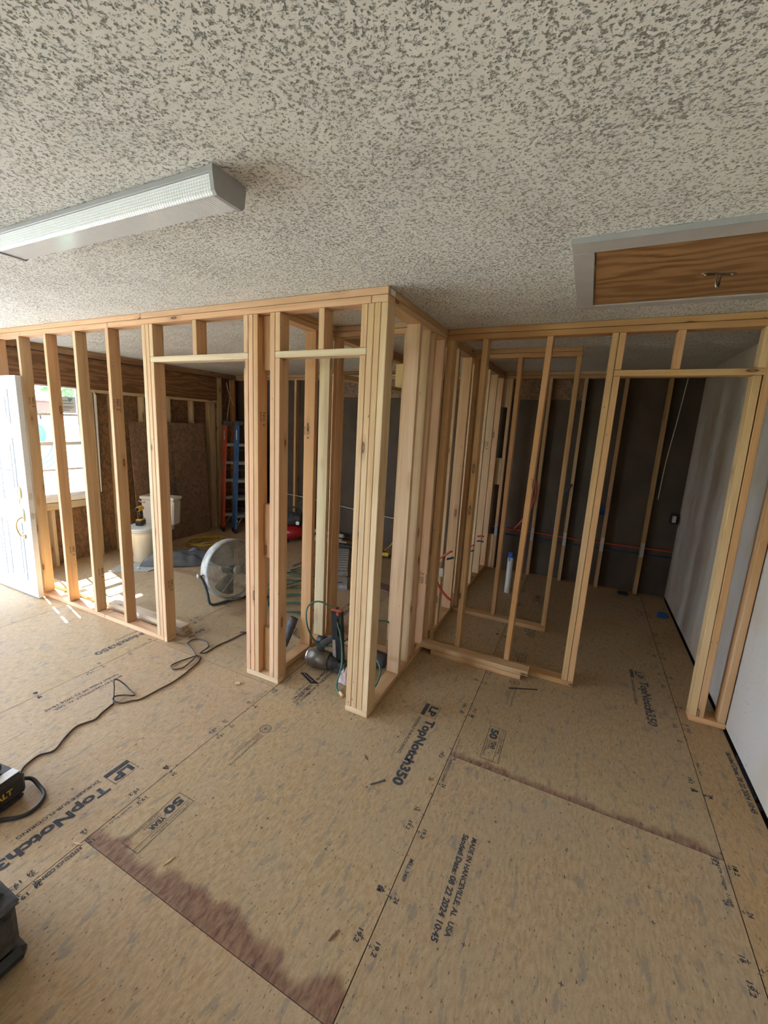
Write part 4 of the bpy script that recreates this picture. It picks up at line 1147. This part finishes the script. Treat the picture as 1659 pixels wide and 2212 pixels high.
BM().lathe([(0.02, 0), (0.02, 0.012)], 12, M4=Matrix.Translation((-0.12, -0.055, 0.036)) @ RY).done('latch', M['silver'], t)
t = thing('plank_carton', 'tall grey carton of flooring leaning back with a printed side', 'carton', (-1.62, 2.50, 0), 0.0)
t.rotation_euler = (0, 0, math.radians(-62))
BM().box(-0.47, 0.47, -0.09, 0.09, 0.001, 0.055, 0.003).done('carton_body', M['shingle'], t)
b = BM()
for i in range(9): b.box(-0.42 + i * 0.10, -0.40 + i * 0.10, -0.075, 0.075, 0.0555, 0.0562)
b.done('print_band', M['paper'], t)
t = thing('shingle_pack', 'small pale grey pack with a black slot on the floor', 'carton', (-1.25, 1.82, 0), math.radians(-62))
BM().box(-0.13, 0.13, -0.085, 0.085, 0.001, 0.05, 0.004).done('pack_body', M['shingle'], t)
BM().box(0.03, 0.055, -0.03, 0.03, 0.0505, 0.052).done('slot', M['black_plastic'], t)
for i in range(3):
    o = BM().box(-0.34, 0.34, -0.022, 0.022, 0, 0.012, 0.001).done('wood_strip', M['brown_strip'])
    o.location = (-0.98 + 0.012 * i, 2.02 + 0.05 * i, 0.0565 + 0.0 if i == 9 else 0.001); o.rotation_euler = (0, 0, -0.25 + 0.02 * i)
    tag(o, ('nearest', 'middle', 'farthest')[i] + ' of three dark brown strips lying beside the pale pack', 'strip', 'dark brown strips on the floor')
# yellow charger by the rear wall
t = thing('battery_charger', 'yellow and black battery charger on the floor near the rear wall', 'charger', (-1.285, 3.06, 0), 0.2)
BM().box(-0.085, 0.085, -0.06, 0.06, 0.001, 0.025, 0.005).done('base', M['black_plastic'], t); BM().box(-0.08, 0.08, -0.055, 0.055, 0.0255, 0.075, 0.012).done('shell', M['tool_yellow'], t)
BM().box(-0.02, 0.03, -0.02, 0.02, 0.0755, 0.083, 0.003).done('contact_block', M['black_plastic'], t)
o = BM().tube(catmull([(-1.33, 3.12, 0.05), (-1.25, 3.2, 0.14), (-1.17, 3.3, 0.33), (-1.12, 3.39, 0.52), (-1.16, 3.425, 0.65), (-1.24, 3.43, 0.66), (-1.31, 3.43, 0.58), (-1.30, 3.43, 0.45), (-1.22, 3.43, 0.36)], 6), 0.006, 6).done('charger_lead', M['cord_yellow']); tag(o, 'pale yellow lead rising from charger and looping at the rear wall', 'cord')
for i in range(3):
    o = BM().tube(catmull([(-1.22 + .03 * i, 3.25, 0.008), (-1.12 + .03 * i, 3.33, 0.05 + .02 * i), (-1.02 + .04 * i, 3.42, 0.13)], 6), 0.005, 6).done('white_cable', M['wire_white']); tag(o, ('left', 'middle', 'right')[i] + ' of three white cable ends sticking up by the charger', 'cable', 'white cable ends by the charger')
o = BM().tube(catmull([(-3.3, 3.432, 0.61), (-2.9, 3.432, 0.595), (-2.4, 3.432, 0.555), (-1.9, 3.432, 0.51), (-1.4, 3.432, 0.47), (-1.0, 3.432, 0.47)], 5), 0.005, 6).done('house_cable', M['wire_white']); tag(o, 'white house cable run along the rear wall studs', 'cable')

# ---- green air hose in loops between the front wall and the rear room
gp = [(-1.95, 2.35, .007), (-1.80, 2.30, .007), (-1.62, 2.10, .007)]
loops = [(-1.79, 1.98, 0.20, 0.11), (-1.74, 1.90, 0.24, 0.10), (-1.66, 1.55, 0.26, 0.13), (-1.55, 1.40, 0.28, 0.12), (-1.45, 1.18, 0.26, 0.11), (-1.32, 1.05, 0.24, 0.12)]
for j, (cx, cy, rx, ry) in enumerate(loops):
    for i in range(10):
        a = i * 0.66 + j * 0.7; ca, sa = math.cos(a), math.sin(a)
        gp.append((cx + rx * ca * 0.86 - ry * sa * 0.5, cy + rx * ca * 0.5 + ry * sa * 0.86, 0.0075 + 0.014 * ((i + j) % 2)))
gp += [(-1.15, 0.95, .008), (-1.0, 0.90, .008), (-0.92, 0.83, .010)]
o = BM().tube(catmull(gp, 4), 0.0065, 6).done('air_hose', M['hose_green']); tag(o, 'green air hose in loose coils on the floor behind the closet', 'hose')
o = BM().tube(catmull([(-1.40, 0.42, .006), (-1.25, 0.52, .006), (-1.16, 0.68, .006), (-1.05, 0.72, .006), (-1.0, 0.62, .006), (-0.92, 0.60, .006)], 6), 0.0048, 6).done('brown_lead', M['cord_brown']); tag(o, 'thin brown lead beside the coils of green hose', 'cord')

# ---- nailer in the closet
t = thing('framing_nailer', 'worn framing nailer with tall black magazine on closet floor', 'nail gun', (-0.52, 0.36, 0.0))
ca = Vector((1.0, 0.10, -0.02)).normalized(); m4 = Matrix.Translation((-0.64, 0.32, 0.072)) @ ca.to_track_quat('Z', 'Y').to_matrix().to_4x4()
loc = Matrix.Translation((0.52, -0.36, 0))
b = BM(); b.lathe([(0.050, 0.016), (0.064, 0.018), (0.066, 0.10), (0.063, 0.165), (0.058, 0.17)], 24, M4=loc @ m4); b.done('cylinder_housing', M['olive_alloy'], t)
b = BM(); b.lathe([(0.02, -0.012), (0.055, -0.006), (0.060, 0.0155)], 24, M4=loc @ m4); b.done('end_cap', M['silver'], t)
b = BM(); b.lathe([(0.054, 0.171), (0.050, 0.20), (0.034, 0.235), (0.030, 0.245)], 18, M4=loc @ m4); b.done('nose_casting', M['dusty_black'], t)
b = BM(); b.tube([(-0.045, -0.02, 0.135), (-0.02, 0.0, 0.18), (0.035, 0.02, 0.225), (0.085, 0.03, 0.262)], [0.030, 0.024, 0.022, 0.024], 12); b.done('handle', M['rubber_grey'], t)
b = BM(); b.tube([(-0.02, 0.06, 0.165), (-0.10, 0.045, 0.165)], 0.032, 14); b.done('grip_sleeve', M['black_plastic'], t)
def mag():
    b = BM(); x0, x1, y0, y1, z0, z1 = -0.033, 0.033, -0.014, 0.014, 0.0, 0.37
    wz = [(0.19, 0.25), (0.265, 0.325)]
    b.box(x0, 0.004, y0, y1, z0, z1); b.box(0.024, x1, y0, y1, z0, z1)
    zz = z0
    for a, c in wz: b.box(0.0045, 0.0235, y0, y1, zz, a); zz = c
    b.box(0.0045, 0.0235, y0, y1, zz, z1); return b
mm = Matrix.Translation((0.110, 0.0, 0.085)) @ Matrix.Rotation(math.radians(-4), 4, 'Y') @ Matrix.Diagonal((1.2, 1.2, 1.0, 1))
mg = mag().done('magazine', M['black_plastic'], t, mm)
BM().box(-0.035, 0.035, -0.016, 0.016, 0.3705, 0.385, 0.004).done('magazine_cap', M['orange_plastic'], mg)
BM().box(0.0, 0.016, -0.0155, -0.0142, 0.345, 0.370).done('red_tab', M['orange_plastic'], mg)
BM().tube([(-0.006, 0, 0.385), (0.0, 0, 0.398), (0.010, 0, 0.395)], 0.006, 6).done('catch', M['black_plastic'], mg)
BM().box(-0.03, -0.008, -0.021, -0.0145, 0.02, 0.16, 0.003).done('feed_rail', M['silver'], mg)
BM().box(0.085, 0.19, -0.045, 0.035, 0.002, 0.085, 0.012).done('lower_housing', M['dusty_black'], t)
# second gun behind the corner post
t = thing('finish_nailer', 'black and blue nailer lying behind the corner posts', 'nail gun', (-0.20, 0.56, 0.0))
m4 = Matrix.Translation((-0.13, 0.0, 0.062)) @ Matrix.Rotation(math.radians(90), 4, 'Y')
b = BM(); b.lathe([(0.05, 0.0), (0.058, 0.01), (0.058, 0.12), (0.05, 0.20)], 20, M4=m4); b.done('motor_can', M['rubber_grey'], t)
BM().box(-0.24, -0.06, -0.03, 0.03, 0.15, 0.19, 0.01).done('blue_shell', M['tool_blue'], t)
BM().box(-0.22, -0.08, -0.028, 0.028, 0.05, 0.149, 0.012).done('lower_shell', M['dusty_black'], t)
crumple('rag', 'pinkish rag bunched under the nailer in the closet', 'rag', -0.62, 0.43, 0.07, 0.05, 0.10, 11, M['cloth_pink'])
crumple('rag', 'small pale rag by the nailer nose near the corner posts', 'rag', -0.30, 0.27, 0.05, 0.045, 0.09, 12, M['cloth_pink'])
# green hose of the nailer: loop standing up, then over the plate and down to the floor
hp = [(-0.13, 0.66, 0.22), (-0.17, 0.66, 0.32), (-0.28, 0.52, 0.33), (-0.42, 0.42, 0.19), (-0.50, 0.36, 0.165), (-0.58, 0.32, 0.19), (-0.66, 0.32, 0.30), (-0.69, 0.36, 0.42), (-0.62, 0.40, 0.47), (-0.50, 0.40, 0.44), (-0.415, 0.34, 0.36), (-0.36, 0.305, 0.24), (-0.33, 0.26, 0.12), (-0.325, 0.20, 0.04), (-0.30, 0.15, 0.012), (-0.255, 0.118, 0.012)]
o = BM().tube(catmull(hp, 7), 0.0062, 8).done('air_hose', M['hose_green']); tag(o, 'green air hose looping in the air above the closet nailer', 'hose')
o = BM().tube(catmull([(-0.16, 0.40, 0.17), (-0.10, 0.36, 0.16), (-0.055, 0.30, 0.13), (-0.05, 0.22, 0.08), (-0.08, 0.16, 0.055), (-0.14, 0.14, 0.05)], 7), 0.0062, 8).done('air_hose', M['hose_green']); tag(o, 'short green hose loop beside the bottom plate of the return wall', 'hose')
o = BM().tube([(-0.262, 0.122, 0.016), (-0.243, 0.112, 0.016), (-0.222, 0.101, 0.015)], [0.009, 0.014, 0.010], 8).done('hose_plug', M['fleck']); tag(o, 'tan plug lying at the end of the green hose by the corner posts', 'plug')
# grey foam tube leaning in the closet
o = BM().tube([(-0.925, 0.385, 0.04), (-0.905, 0.43, 0.14), (-0.888, 0.475, 0.245)], [0.032, 0.034, 0.034], 16).done('foam_tube', M['rubber_grey']); tag(o, 'dark grey foam tube leaning just outside the left closet wall', 'tube')

# ---- brown extension cord on the near floor
cord = [[-1.30, -1.30], [-1.287, -1.242], [-1.308, -1.199], [-1.326, -1.127], [-1.307, -1.071], [-1.35, -0.99], [-1.379, -0.912], [-1.377, -0.862], [-1.36, -0.819], [-1.372, -0.765], [-1.4, -0.696], [-1.414, -0.678], [-1.365, -0.654], [-1.331, -0.607], [-1.311, -0.574], [-1.295, -0.52], [-1.284, -0.445], [-1.288, -0.352], [-1.294, -0.253], [-1.299, -0.189], [-1.328, -0.101], [-1.371, -0.032], [-1.398, -0.025], [-1.402, -0.012], [-1.394, 0.048], [-1.388, 0.159], [-1.366, 0.286], [-1.369, 0.395], [-1.35, 0.446], [-1.33, 0.52]]
loopA = [[-1.408, -0.681, .007], [-1.498, -0.61, .035], [-1.555, -0.573, .05], [-1.552, -0.553, .05], [-1.501, -0.542, .03], [-1.426, -0.549, .010], [-1.372, -0.562, .007], [-1.376, -0.581, .012], [-1.416, -0.6, .012], [-1.447, -0.635, .014], [-1.426, -0.668, .016]]
loopB = [[-1.402, -0.02, .007], [-1.473, -0.001, .010], [-1.568, 0.039, .010], [-1.611, 0.063, .008], [-1.621, 0.118, .008], [-1.587, 0.157, .008], [-1.512, 0.160, .008], [-1.445, 0.123, .008], [-1.42, 0.081, .012], [-1.403, 0.0, .016]]
loopC = [[-1.398, -0.025, .016], [-1.414, -0.066, .012], [-1.437, -0.11, .008], [-1.453, -0.157, .007], [-1.457, -0.21, .007], [-1.43, -0.235, .007], [-1.394, -0.234, .007], [-1.367, -0.19, .007], [-1.374, -0.123, .010], [-1.40, -0.048, .014]]
wig = lambda L: [(x + 0.008 * math.sin(i * 2.1), y, z) for i, (x, y, z) in enumerate(L)]
base = [(x + 0.007 * math.sin(i * 1.9), y, 0.0055) for i, (x, y) in enumerate(cord)]
P = base[:12] + [tuple(p) for p in loopA[1:]] + base[12:23] + [tuple(p) for p in loopC[1:]] + [tuple(p) for p in loopB[1:]] + base[24:]
o = BM().tube(catmull(P, 6), 0.0048, 7).done('extension_cord', M['cord_brown']); tag(o, 'brown extension cord trailing across the near floor to the doorway', 'cord')
o = BM().tube(catmull([(-1.30, 0.55, .005), (-1.245, 0.50, .005), (-1.22, 0.42, .005), (-1.25, 0.36, .005), (-1.30, 0.40, .005), (-1.31, 0.46, .010)], 7), 0.0042, 6).done('brown_lead', M['cord_brown']); tag(o, 'small brown cord loop left of the doorway post', 'cord')

# ---- jobsite charger radio at the left edge
t = thing('jobsite_charger', 'black jobsite charger with yellow lettering at the left edge of floor', 'charger', (-1.20, -1.335, 0.0), math.radians(-82))
# local x runs towards the near side (-y), local y towards +x
BM().box(-0.035, 0.19, -0.16, 0.085, 0.002, 0.022, 0.008).done('base', M['black_plastic'], t)
body = BM().box(-0.045, 0.20, -0.165, 0.09, 0.0225, 0.125, 0.014).done('body', M['black_plastic'], t)
b = BM(); b.box(-0.035, 0.19, 0.02, 0.07, 0.1255, 0.131, 0.002); b.done('silver_trim', M['silver'], t)
b = BM(); b.box(-0.01, 0.15, -0.12, 0.0, 0.1255, 0.165, 0.012); b.done('battery_dock', M['rubber_grey'], t)
b = BM(); b.box(0.0, 0.12, -0.13, -0.03, 0.1655, 0.215, 0.012); b.done('battery', M['black_plastic'], t)
BM().box(0.01, 0.10, -0.10, -0.05, 0.2155, 0.222, 0.004).done('battery_top', M['tool_yellow'], t)
b = BM(); put_text(b, 'DEWALT', 0.155, 0.028, Matrix(((1, 0, 0, 0.015), (0, 0, 1, 0.0908), (0, 1, 0, 0.062), (0, 0, 0, 1))) @ Matrix.Diagonal((-1, 1, 1, 1)) @ Matrix.Translation((-0.155, 0, 0)), 0.03)
b.done('lettering', M['tool_yellow'], body)
for i in range(6): BM().box(-0.02 + i * 0.034, -0.004 + i * 0.034, 0.0895, 0.096, 0.026, 0.034).done('rib', M['dusty_black'], body)
o = BM().tube(catmull([(-1.19, -1.268, 0.045), (-1.166, -1.237, 0.03), (-1.112, -1.234, .012), (-1.058, -1.242, .010), (-1.025, -1.264, .010), (-1.004, -1.297, .010), (-1.0, -1.336, .010), (-1.02, -1.371, .010), (-1.064, -1.411, .010), (-1.085, -1.46, .010), (-1.09, -1.53, .010), (-1.13, -1.60, .012)], 6), 0.0085, 8).done('charger_lead', M['cord_black']); tag(o, 'thick black lead curving round the jobsite charger', 'cord')

# ---- toolbox at the lower left corner
t = thing('toolbox', 'scuffed black plastic toolbox at the lower left of the floor', 'toolbox', (-0.423, -1.605, 0.0))
BM().box(-0.36, 0.0, -0.62, 0.0, 0.002, 0.055, 0.018).done('base', M['black_plastic'], t)
BM().box(-0.355, -0.010, -0.615, -0.012, 0.0555, 0.215, 0.02).done('body', M['dusty_black'], t)
BM().box(-0.365, -0.004, -0.62, -0.006, 0.2155, 0.242, 0.01).done('lid_rim', M['rubber_grey'], t)
BM().box(-0.34, -0.03, -0.60, -0.03, 0.2425, 0.275, 0.014).done('lid', M['dusty_black'], t)
for y in (-0.18, -0.46): BM().box(-0.009, 0.004, y - 0.03, y + 0.03, 0.15, 0.235, 0.003).done('latch', M['black_plastic'], t)
BM().box(-0.0095, -0.0075, -0.145, -0.125, 0.075, 0.105).done('scuff', M['fleck'], t)

# ---- small bits on the floor
o = BM().lathe([(0.0, 0), (0.0025, 0.006), (0.003, 0.006), (0.003, 0.078), (0.0055, 0.078), (0.0055, 0.082)], 8, M4=Matrix.Translation((0.237, -0.435, 0.0032)) @ Vector((0.052, 0.062, 0)).to_track_quat('Z', 'Y').to_matrix().to_4x4()).done('nail', M['dusty_black']); tag(o, 'long dark nail lying near the printed logo on mid floor', 'nail')
o = BM().box(-0.018, 0.018, -0.011, 0.011, 0.0, 0.014, 0.004).done('wood_chip', M['fleck']); o.location = (-0.905, -0.135, 0.0006); o.rotation_euler = (0, 0, .6); tag(o, 'small tan wood chip on the floor in the doorway', 'chip')
o = BM().box(-0.10, 0.10, -0.004, 0.004, 0.0, 0.003).done('shim', M['black_plastic']); o.location = (0.80, 0.83, 0.0008); o.rotation_euler = (0, 0, .45); tag(o, 'thin dark splinter lying before the right stud wall', 'splinter')
rs = random.Random(3)
for i, (x, y, lb) in enumerate(((-0.30, -1.20, 'by the stained seam'), (0.16, -0.30, 'near the dark nail'), (-0.66, -1.30, 'at the corner of the stained sheet'), (0.42, -1.05, 'beside the middle floor seam'))):
    o = BM().prism([(0, 0), (0.03, 0.004), (0.05, 0.012), (0.02, 0.012)], 0.0, 0.002).done('wood_sliver', M['brown_strip'] if i % 2 else M['fleck']); o.location = (x, y, 0.0008); o.rotation_euler = (0, 0, 1.2 + i); tag(o, 'thin wood sliver on the floor ' + lb, 'sliver')
o = BM().prism([(0, 0), (0.42, 0.02), (0.50, 0.20), (0.30, 0.34), (0.02, 0.25)], 0.0, 0.012).done('board_scrap', M['gypsum']); o.location = (-3.62, 0.72, 0.0008); o.rotation_euler = (0, 0, 0.55); tag(o, 'flat grey board scrap on floor in front of toilet', 'scrap')
o = BM().lathe([(0.0, 0), (0.018, 0.003), (0.016, 0.016), (0.004, 0.02)], 8).done('paper_wad', M['paper']); o.location = (-3.42, 0.95, 0.014); tag(o, 'small white wad on the grey board scrap', 'wad')

# ---- plumbing and wiring
def pipe_run(name, pts, r, mat, label, cat='pipe', k=6, group=None):
    o = BM().tube(catmull(pts, k), r, 8).done(name, mat); return tag(o, label, cat, group)
yw = YB + 0.045
pipe_run('water_pipe', [(0.02, yw, .545), (0.5, yw, .54), (1.0, yw, .53), (1.6, yw, .535), (1.955, yw, .54)], 0.0085, M['pex_red'], 'red water line running through the rear wall studs')
pipe_run('water_pipe', [(0.02, yw, .475), (0.5, yw, .46), (1.0, yw, .455), (1.6, yw, .46), (1.955, yw, .465)], 0.0085, M['pex_blue'], 'dark blue water line running below the red one')
pipe_run('water_pipe', [(0.30, YB - .01, .56), (0.37, YB - .015, .66), (0.47, YB - .02, .86), (0.50, YB - .02, 1.08), (0.44, YB - .02, 1.28), (0.40, YB - .01, 1.36)], 0.010, M['pex_red'], 'red water pipe bowing up the rear wall behind partition studs')
pipe_run('water_pipe', [(0.75, YB - .01, .56), (0.74, YB - .02, .80), (0.78, YB - .02, 1.00), (0.88, YB - .02, 1.18)], 0.009, M['pex_blue'], 'dark blue water pipe bowing up the rear wall')
pipe_run('water_stub', [(-0.045, 3.00, .50), (-0.012, 2.97, .515), (0.04, 2.90, .535)], 0.010, M['pex_red'], 'short red pipe stub through the far studs of return wall')
pipe_run('water_stub', [(-0.045, 3.00, .44), (-0.012, 2.97, .455), (0.04, 2.90, .47)], 0.010, M['pex_blue'], 'short dark pipe stub under the far red stub')
pipe_run('water_stub', [(-0.045, 2.59, .48), (-0.012, 2.56, .49), (0.015, 2.53, .51)], 0.010, M['pex_red'], 'short red pipe stub on the nearer of the far studs')
pipe_run('water_stub', [(-0.045, 2.59, .42), (-0.012, 2.56, .43), (0.015, 2.53, .45)], 0.010, M['pex_blue'], 'short dark pipe stub on the nearer of the far studs')
pipe_run('water_pipe', [(-0.045, 1.38, .62), (-0.038, 1.35, .60), (-0.03, 1.33, .55), (-0.02, 1.33, .47), (0.02, 1.33, .40), (0.075, 1.33, .345), (0.12, 1.33, .318)], 0.010, M['pex_red'], 'red pipe drooping out of the return wall near the hall wall')
pipe_run('water_pipe', [(-0.02, 1.36, .66), (0.03, 1.355, .70), (0.07, 1.35, .735), (0.082, 1.36, .738)], 0.009, M['pex_red'], 'red pipe stub angled up above the drooping red pipe')
pipe_run('water_stub', [(0.045, 1.35, .665), (0.10, 1.37, .685)], 0.010, M['pex_blue'], 'dark blue capped stub beside the angled red pipe')
o = BM().box(-0.012, 0.022, 1.352, 1.378, 0.50, 0.575, 0.003).done('switch_box', M['wire_white']); tag(o, 'small pale plastic box fixed to the return wall stud', 'box')
t = thing('drain_pipe', 'white upright drain pipe with blue tape over its top', 'pipe', (0.395, 2.672, 0))
BM().lathe([(0.030, 0.0005), (0.030, 0.46), (0.026, 0.461), (0.026, 0.36)], 20, cap=False).done('pipe', M['pvc'], t)
BM().lathe([(0.0312, 0.405), (0.0312, 0.4615), (0.001, 0.463)], 20, cap=False).done('tape_cap', M['tape_blue'], t)
BM().poly([(-0.022, -0.0235, 0.405), (-0.010, -0.0302, 0.355), (0.004, -0.0314, 0.405)]).done('tape_tail', M['tape_blue'], t)
def ebox(x, z, lab, outlet=False):
    t = thing('electrical_box', lab, 'electrical box', (x, YB - 0.0, z))
    b = BM()
    for a in ((-0.029, -0.026, -0.01, 0.06, -0.05, 0.05), (0.026, 0.029, -0.01, 0.06, -0.05, 0.05), (-0.026, 0.026, -0.01, 0.06, 0.047, 0.05), (-0.026, 0.026, -0.01, 0.06, -0.05, -0.047), (-0.026, 0.026, 0.057, 0.06, -0.047, 0.047)): b.box(*a)
    b.done('box_shell', M['tool_blue'] if not outlet else M['black_plastic'], t)
    if outlet:
        BM().box(-0.017, 0.017, -0.014, 0.0, -0.034, 0.034, 0.003).done('receptacle', M['wire_white'], t)
        for s in (-1, 1):
            b = BM(); b.box(-0.008, -0.005, -0.016, -0.0142, s * 0.019 - 0.006, s * 0.019 + 0.006); b.box(0.005, 0.008, -0.016, -0.0142, s * 0.019 - 0.006, s * 0.019 + 0.006); b.done('slots', M['black_plastic'], t)
ebox(1.226, 0.915, 'empty dark box fixed to a rear wall stud')
ebox(2.02 + 0.0 if False else 1.93, 0.905, 'electrical box with pale outlet on the rear wall', True) if False else None
t = thing('electrical_outlet', 'pale duplex outlet in a dark box on the far rear wall', 'outlet', (1.905, YB, 0.905))
b = BM()
for a in ((-0.029, -0.026, -0.01, 0.06, -0.05, 0.05), (0.026, 0.029, -0.01, 0.06, -0.05, 0.05), (-0.026, 0.026, -0.01, 0.06, 0.047, 0.05), (-0.026, 0.026, -0.01, 0.06, -0.05, -0.047)): b.box(*a)
b.done('box_shell', M['black_plastic'], t); BM().box(-0.017, 0.017, -0.016, 0.0, -0.036, 0.036, 0.003).done('receptacle', M['wire_white'], t)
pipe_run('house_cable', [(1.80, YB - .008, 2.36), (1.77, YB - .01, 1.9), (1.74, YB - .008, 1.5), (1.73, YB - .006, 1.1)], 0.004, M['wire_white'], 'thin white cable hanging down the far rear wall', 'cable')
pipe_run('house_cable', [(-4.2, 3.25, 2.35), (-4.19, 3.24, 2.1), (-4.20, 3.20, 1.85), (-4.21, 3.17, 1.6)], 0.005, M['wire_white'], 'pale cable hanging in the rear left corner', 'cable', group='cables in the rear left corner')
pipe_run('house_cable', [(-4.2, 3.18, 2.30), (-4.19, 3.22, 2.15), (-4.18, 3.29, 2.0), (-4.18, 3.32, 1.96)], 0.005, M['wire_white'], 'shorter crossing pale cable in the rear left corner', 'cable', group='cables in the rear left corner')
o = BM().box(-0.05, 0.05, -0.035, 0.035, 0.0, 0.03, 0.006).done('floor_bracket', M['black_plastic']); o.location = (1.55, 3.36, 0.0008); tag(o, 'small dark block on the floor at the rear wall', 'block')
o = BM().box(-0.045, 0.045, -0.03, 0.03, 0.0, 0.045, 0.008).done('blue_fitting', M['tool_blue']); o.location = (1.86, 2.86, 0.0008); tag(o, 'small blue fitting on the dark floor beyond the doorway', 'fitting')

# ================================================================== OUTSIDE (seen through the window, with an added sun block by the door)
g = structure('ground')
BM().box(-60, -4.36, -40, 50, -0.45, -0.35).done('lawn', M['grass'], g)
BM().box(-16.0, -4.36, -14, 6.0, -0.349, -0.15).done('driveway', M['concrete'], g)
pr = thing('sun_block_porch', 'unseen roof and screen added outside the open door to block sun', 'porch')  # added out of view, sized to keep direct sun off the doorway
BM().box(-6.45, -4.355, -5.6, 0.015, 2.52, 2.60).done('sun_block_roof', M['brown_trim'], pr)
BM().box(-6.4, -4.37, -0.02, 0.012, -0.149, 2.519).done('sun_block_screen', M['brown_trim'], pr)
t = thing('garden_shed', 'peach sided shed with a brown fascia beyond the window', 'shed', (-6.35, 0.95, -0.35))
BM().box(-0.9, 0.0, -0.75, 0.75, 0.001, 2.04).done('siding', M['peach'], t)
BM().box(-0.95, 0.03, -0.80, 0.80, 2.041, 2.24).done('fascia', M['brown_trim'], t)
BM().box(-0.97, 0.06, -0.82, 0.82, 2.2405, 2.30).done('gutter', M['white_trim'], t)
BM().box(0.0005, 0.02, -0.75, 0.75, 0.001, 1.15).done('base_panel', M['white_trim'], t)
t = thing('hose_reel', 'green hose hanger with hook on the peach shed', 'hose reel', (-6.325, 1.42, 1.40))
b = BM(); b.lathe([(0.05, 0), (0.16, 0.0), (0.17, 0.02), (0.165, 0.04), (0.05, 0.03)], 24, M4=Matrix.Rotation(math.radians(90), 4, 'Y')); b.done('reel_disc', M['reel_green'], t)
b = BM().tube(catmull([(0.03, -0.02, 0.16), (0.04, -0.03, 0.27), (0.05, 0.03, 0.33), (0.05, 0.09, 0.30), (0.05, 0.11, 0.22)], 6), 0.012, 8); b.done('hook', M['black_plastic'], t)
b = BM()
for r in (0.24, 0.30, 0.36): b.tube([(0.045, r * math.cos(a), -0.1 + r * 1.2 * math.sin(a)) for a in [math.pi + i * math.pi / 14 for i in range(15)]], 0.012, 6)
b.done('hose_loops', M['hose_green'], t)
fe = thing('garden_fence', 'white posts and rails of a fence beyond the window', 'fence', (-8.6, 0, -0.35))
for i in range(14):
    BM().box(-0.05, 0.05, 2.2 + i * 0.36, 2.30 + i * 0.36, 0.0, 1.75).done('picket', M['white_trim'], fe)
BM().box(0.0505, 0.08, 2.0, 7.4, 1.3, 1.4).done('rail', M['white_trim'], fe); BM().box(0.0505, 0.08, 2.0, 7.4, 0.35, 0.45).done('rail', M['white_trim'], fe)
def tree(x, y, h, r, lab, seed):
    t = thing('tree', lab, 'tree', (x, y, -0.35))
    BM().tube([(0, 0, 0), (0.05, 0, h * .35), (0, 0.05, h * .7)], [0.16, 0.12, 0.07], 8).done('trunk', M['bark'], t)
    rs = random.Random(seed); b = BM()
    for _ in range(700):
        d = Vector((rs.gauss(0, 1), rs.gauss(0, 1), rs.gauss(0, 1))).normalized() * r * rs.uniform(0.4, 1.0) ** 0.5
        c = Vector((0, 0, h * 0.7)) + Vector((d.x, d.y, d.z * 0.8)); s = rs.uniform(0.10, 0.2)
        u = Vector((rs.gauss(0, 1), rs.gauss(0, 1), rs.gauss(0, 1))).normalized(); v = u.orthogonal()
        b.poly([c - u * s, c + v * s * .5, c + u * s, c - v * s * .5])
    f = b.done('foliage', M['leaf'], t); f['kind'] = 'stuff'
tree(-14.0, 7.5, 5.0, 2.0, 'green tree beyond the fence, nearer the shed', 1)
tree(-17.5, 14.5, 6.0, 2.2, 'taller green tree beyond the end of the fence', 2)
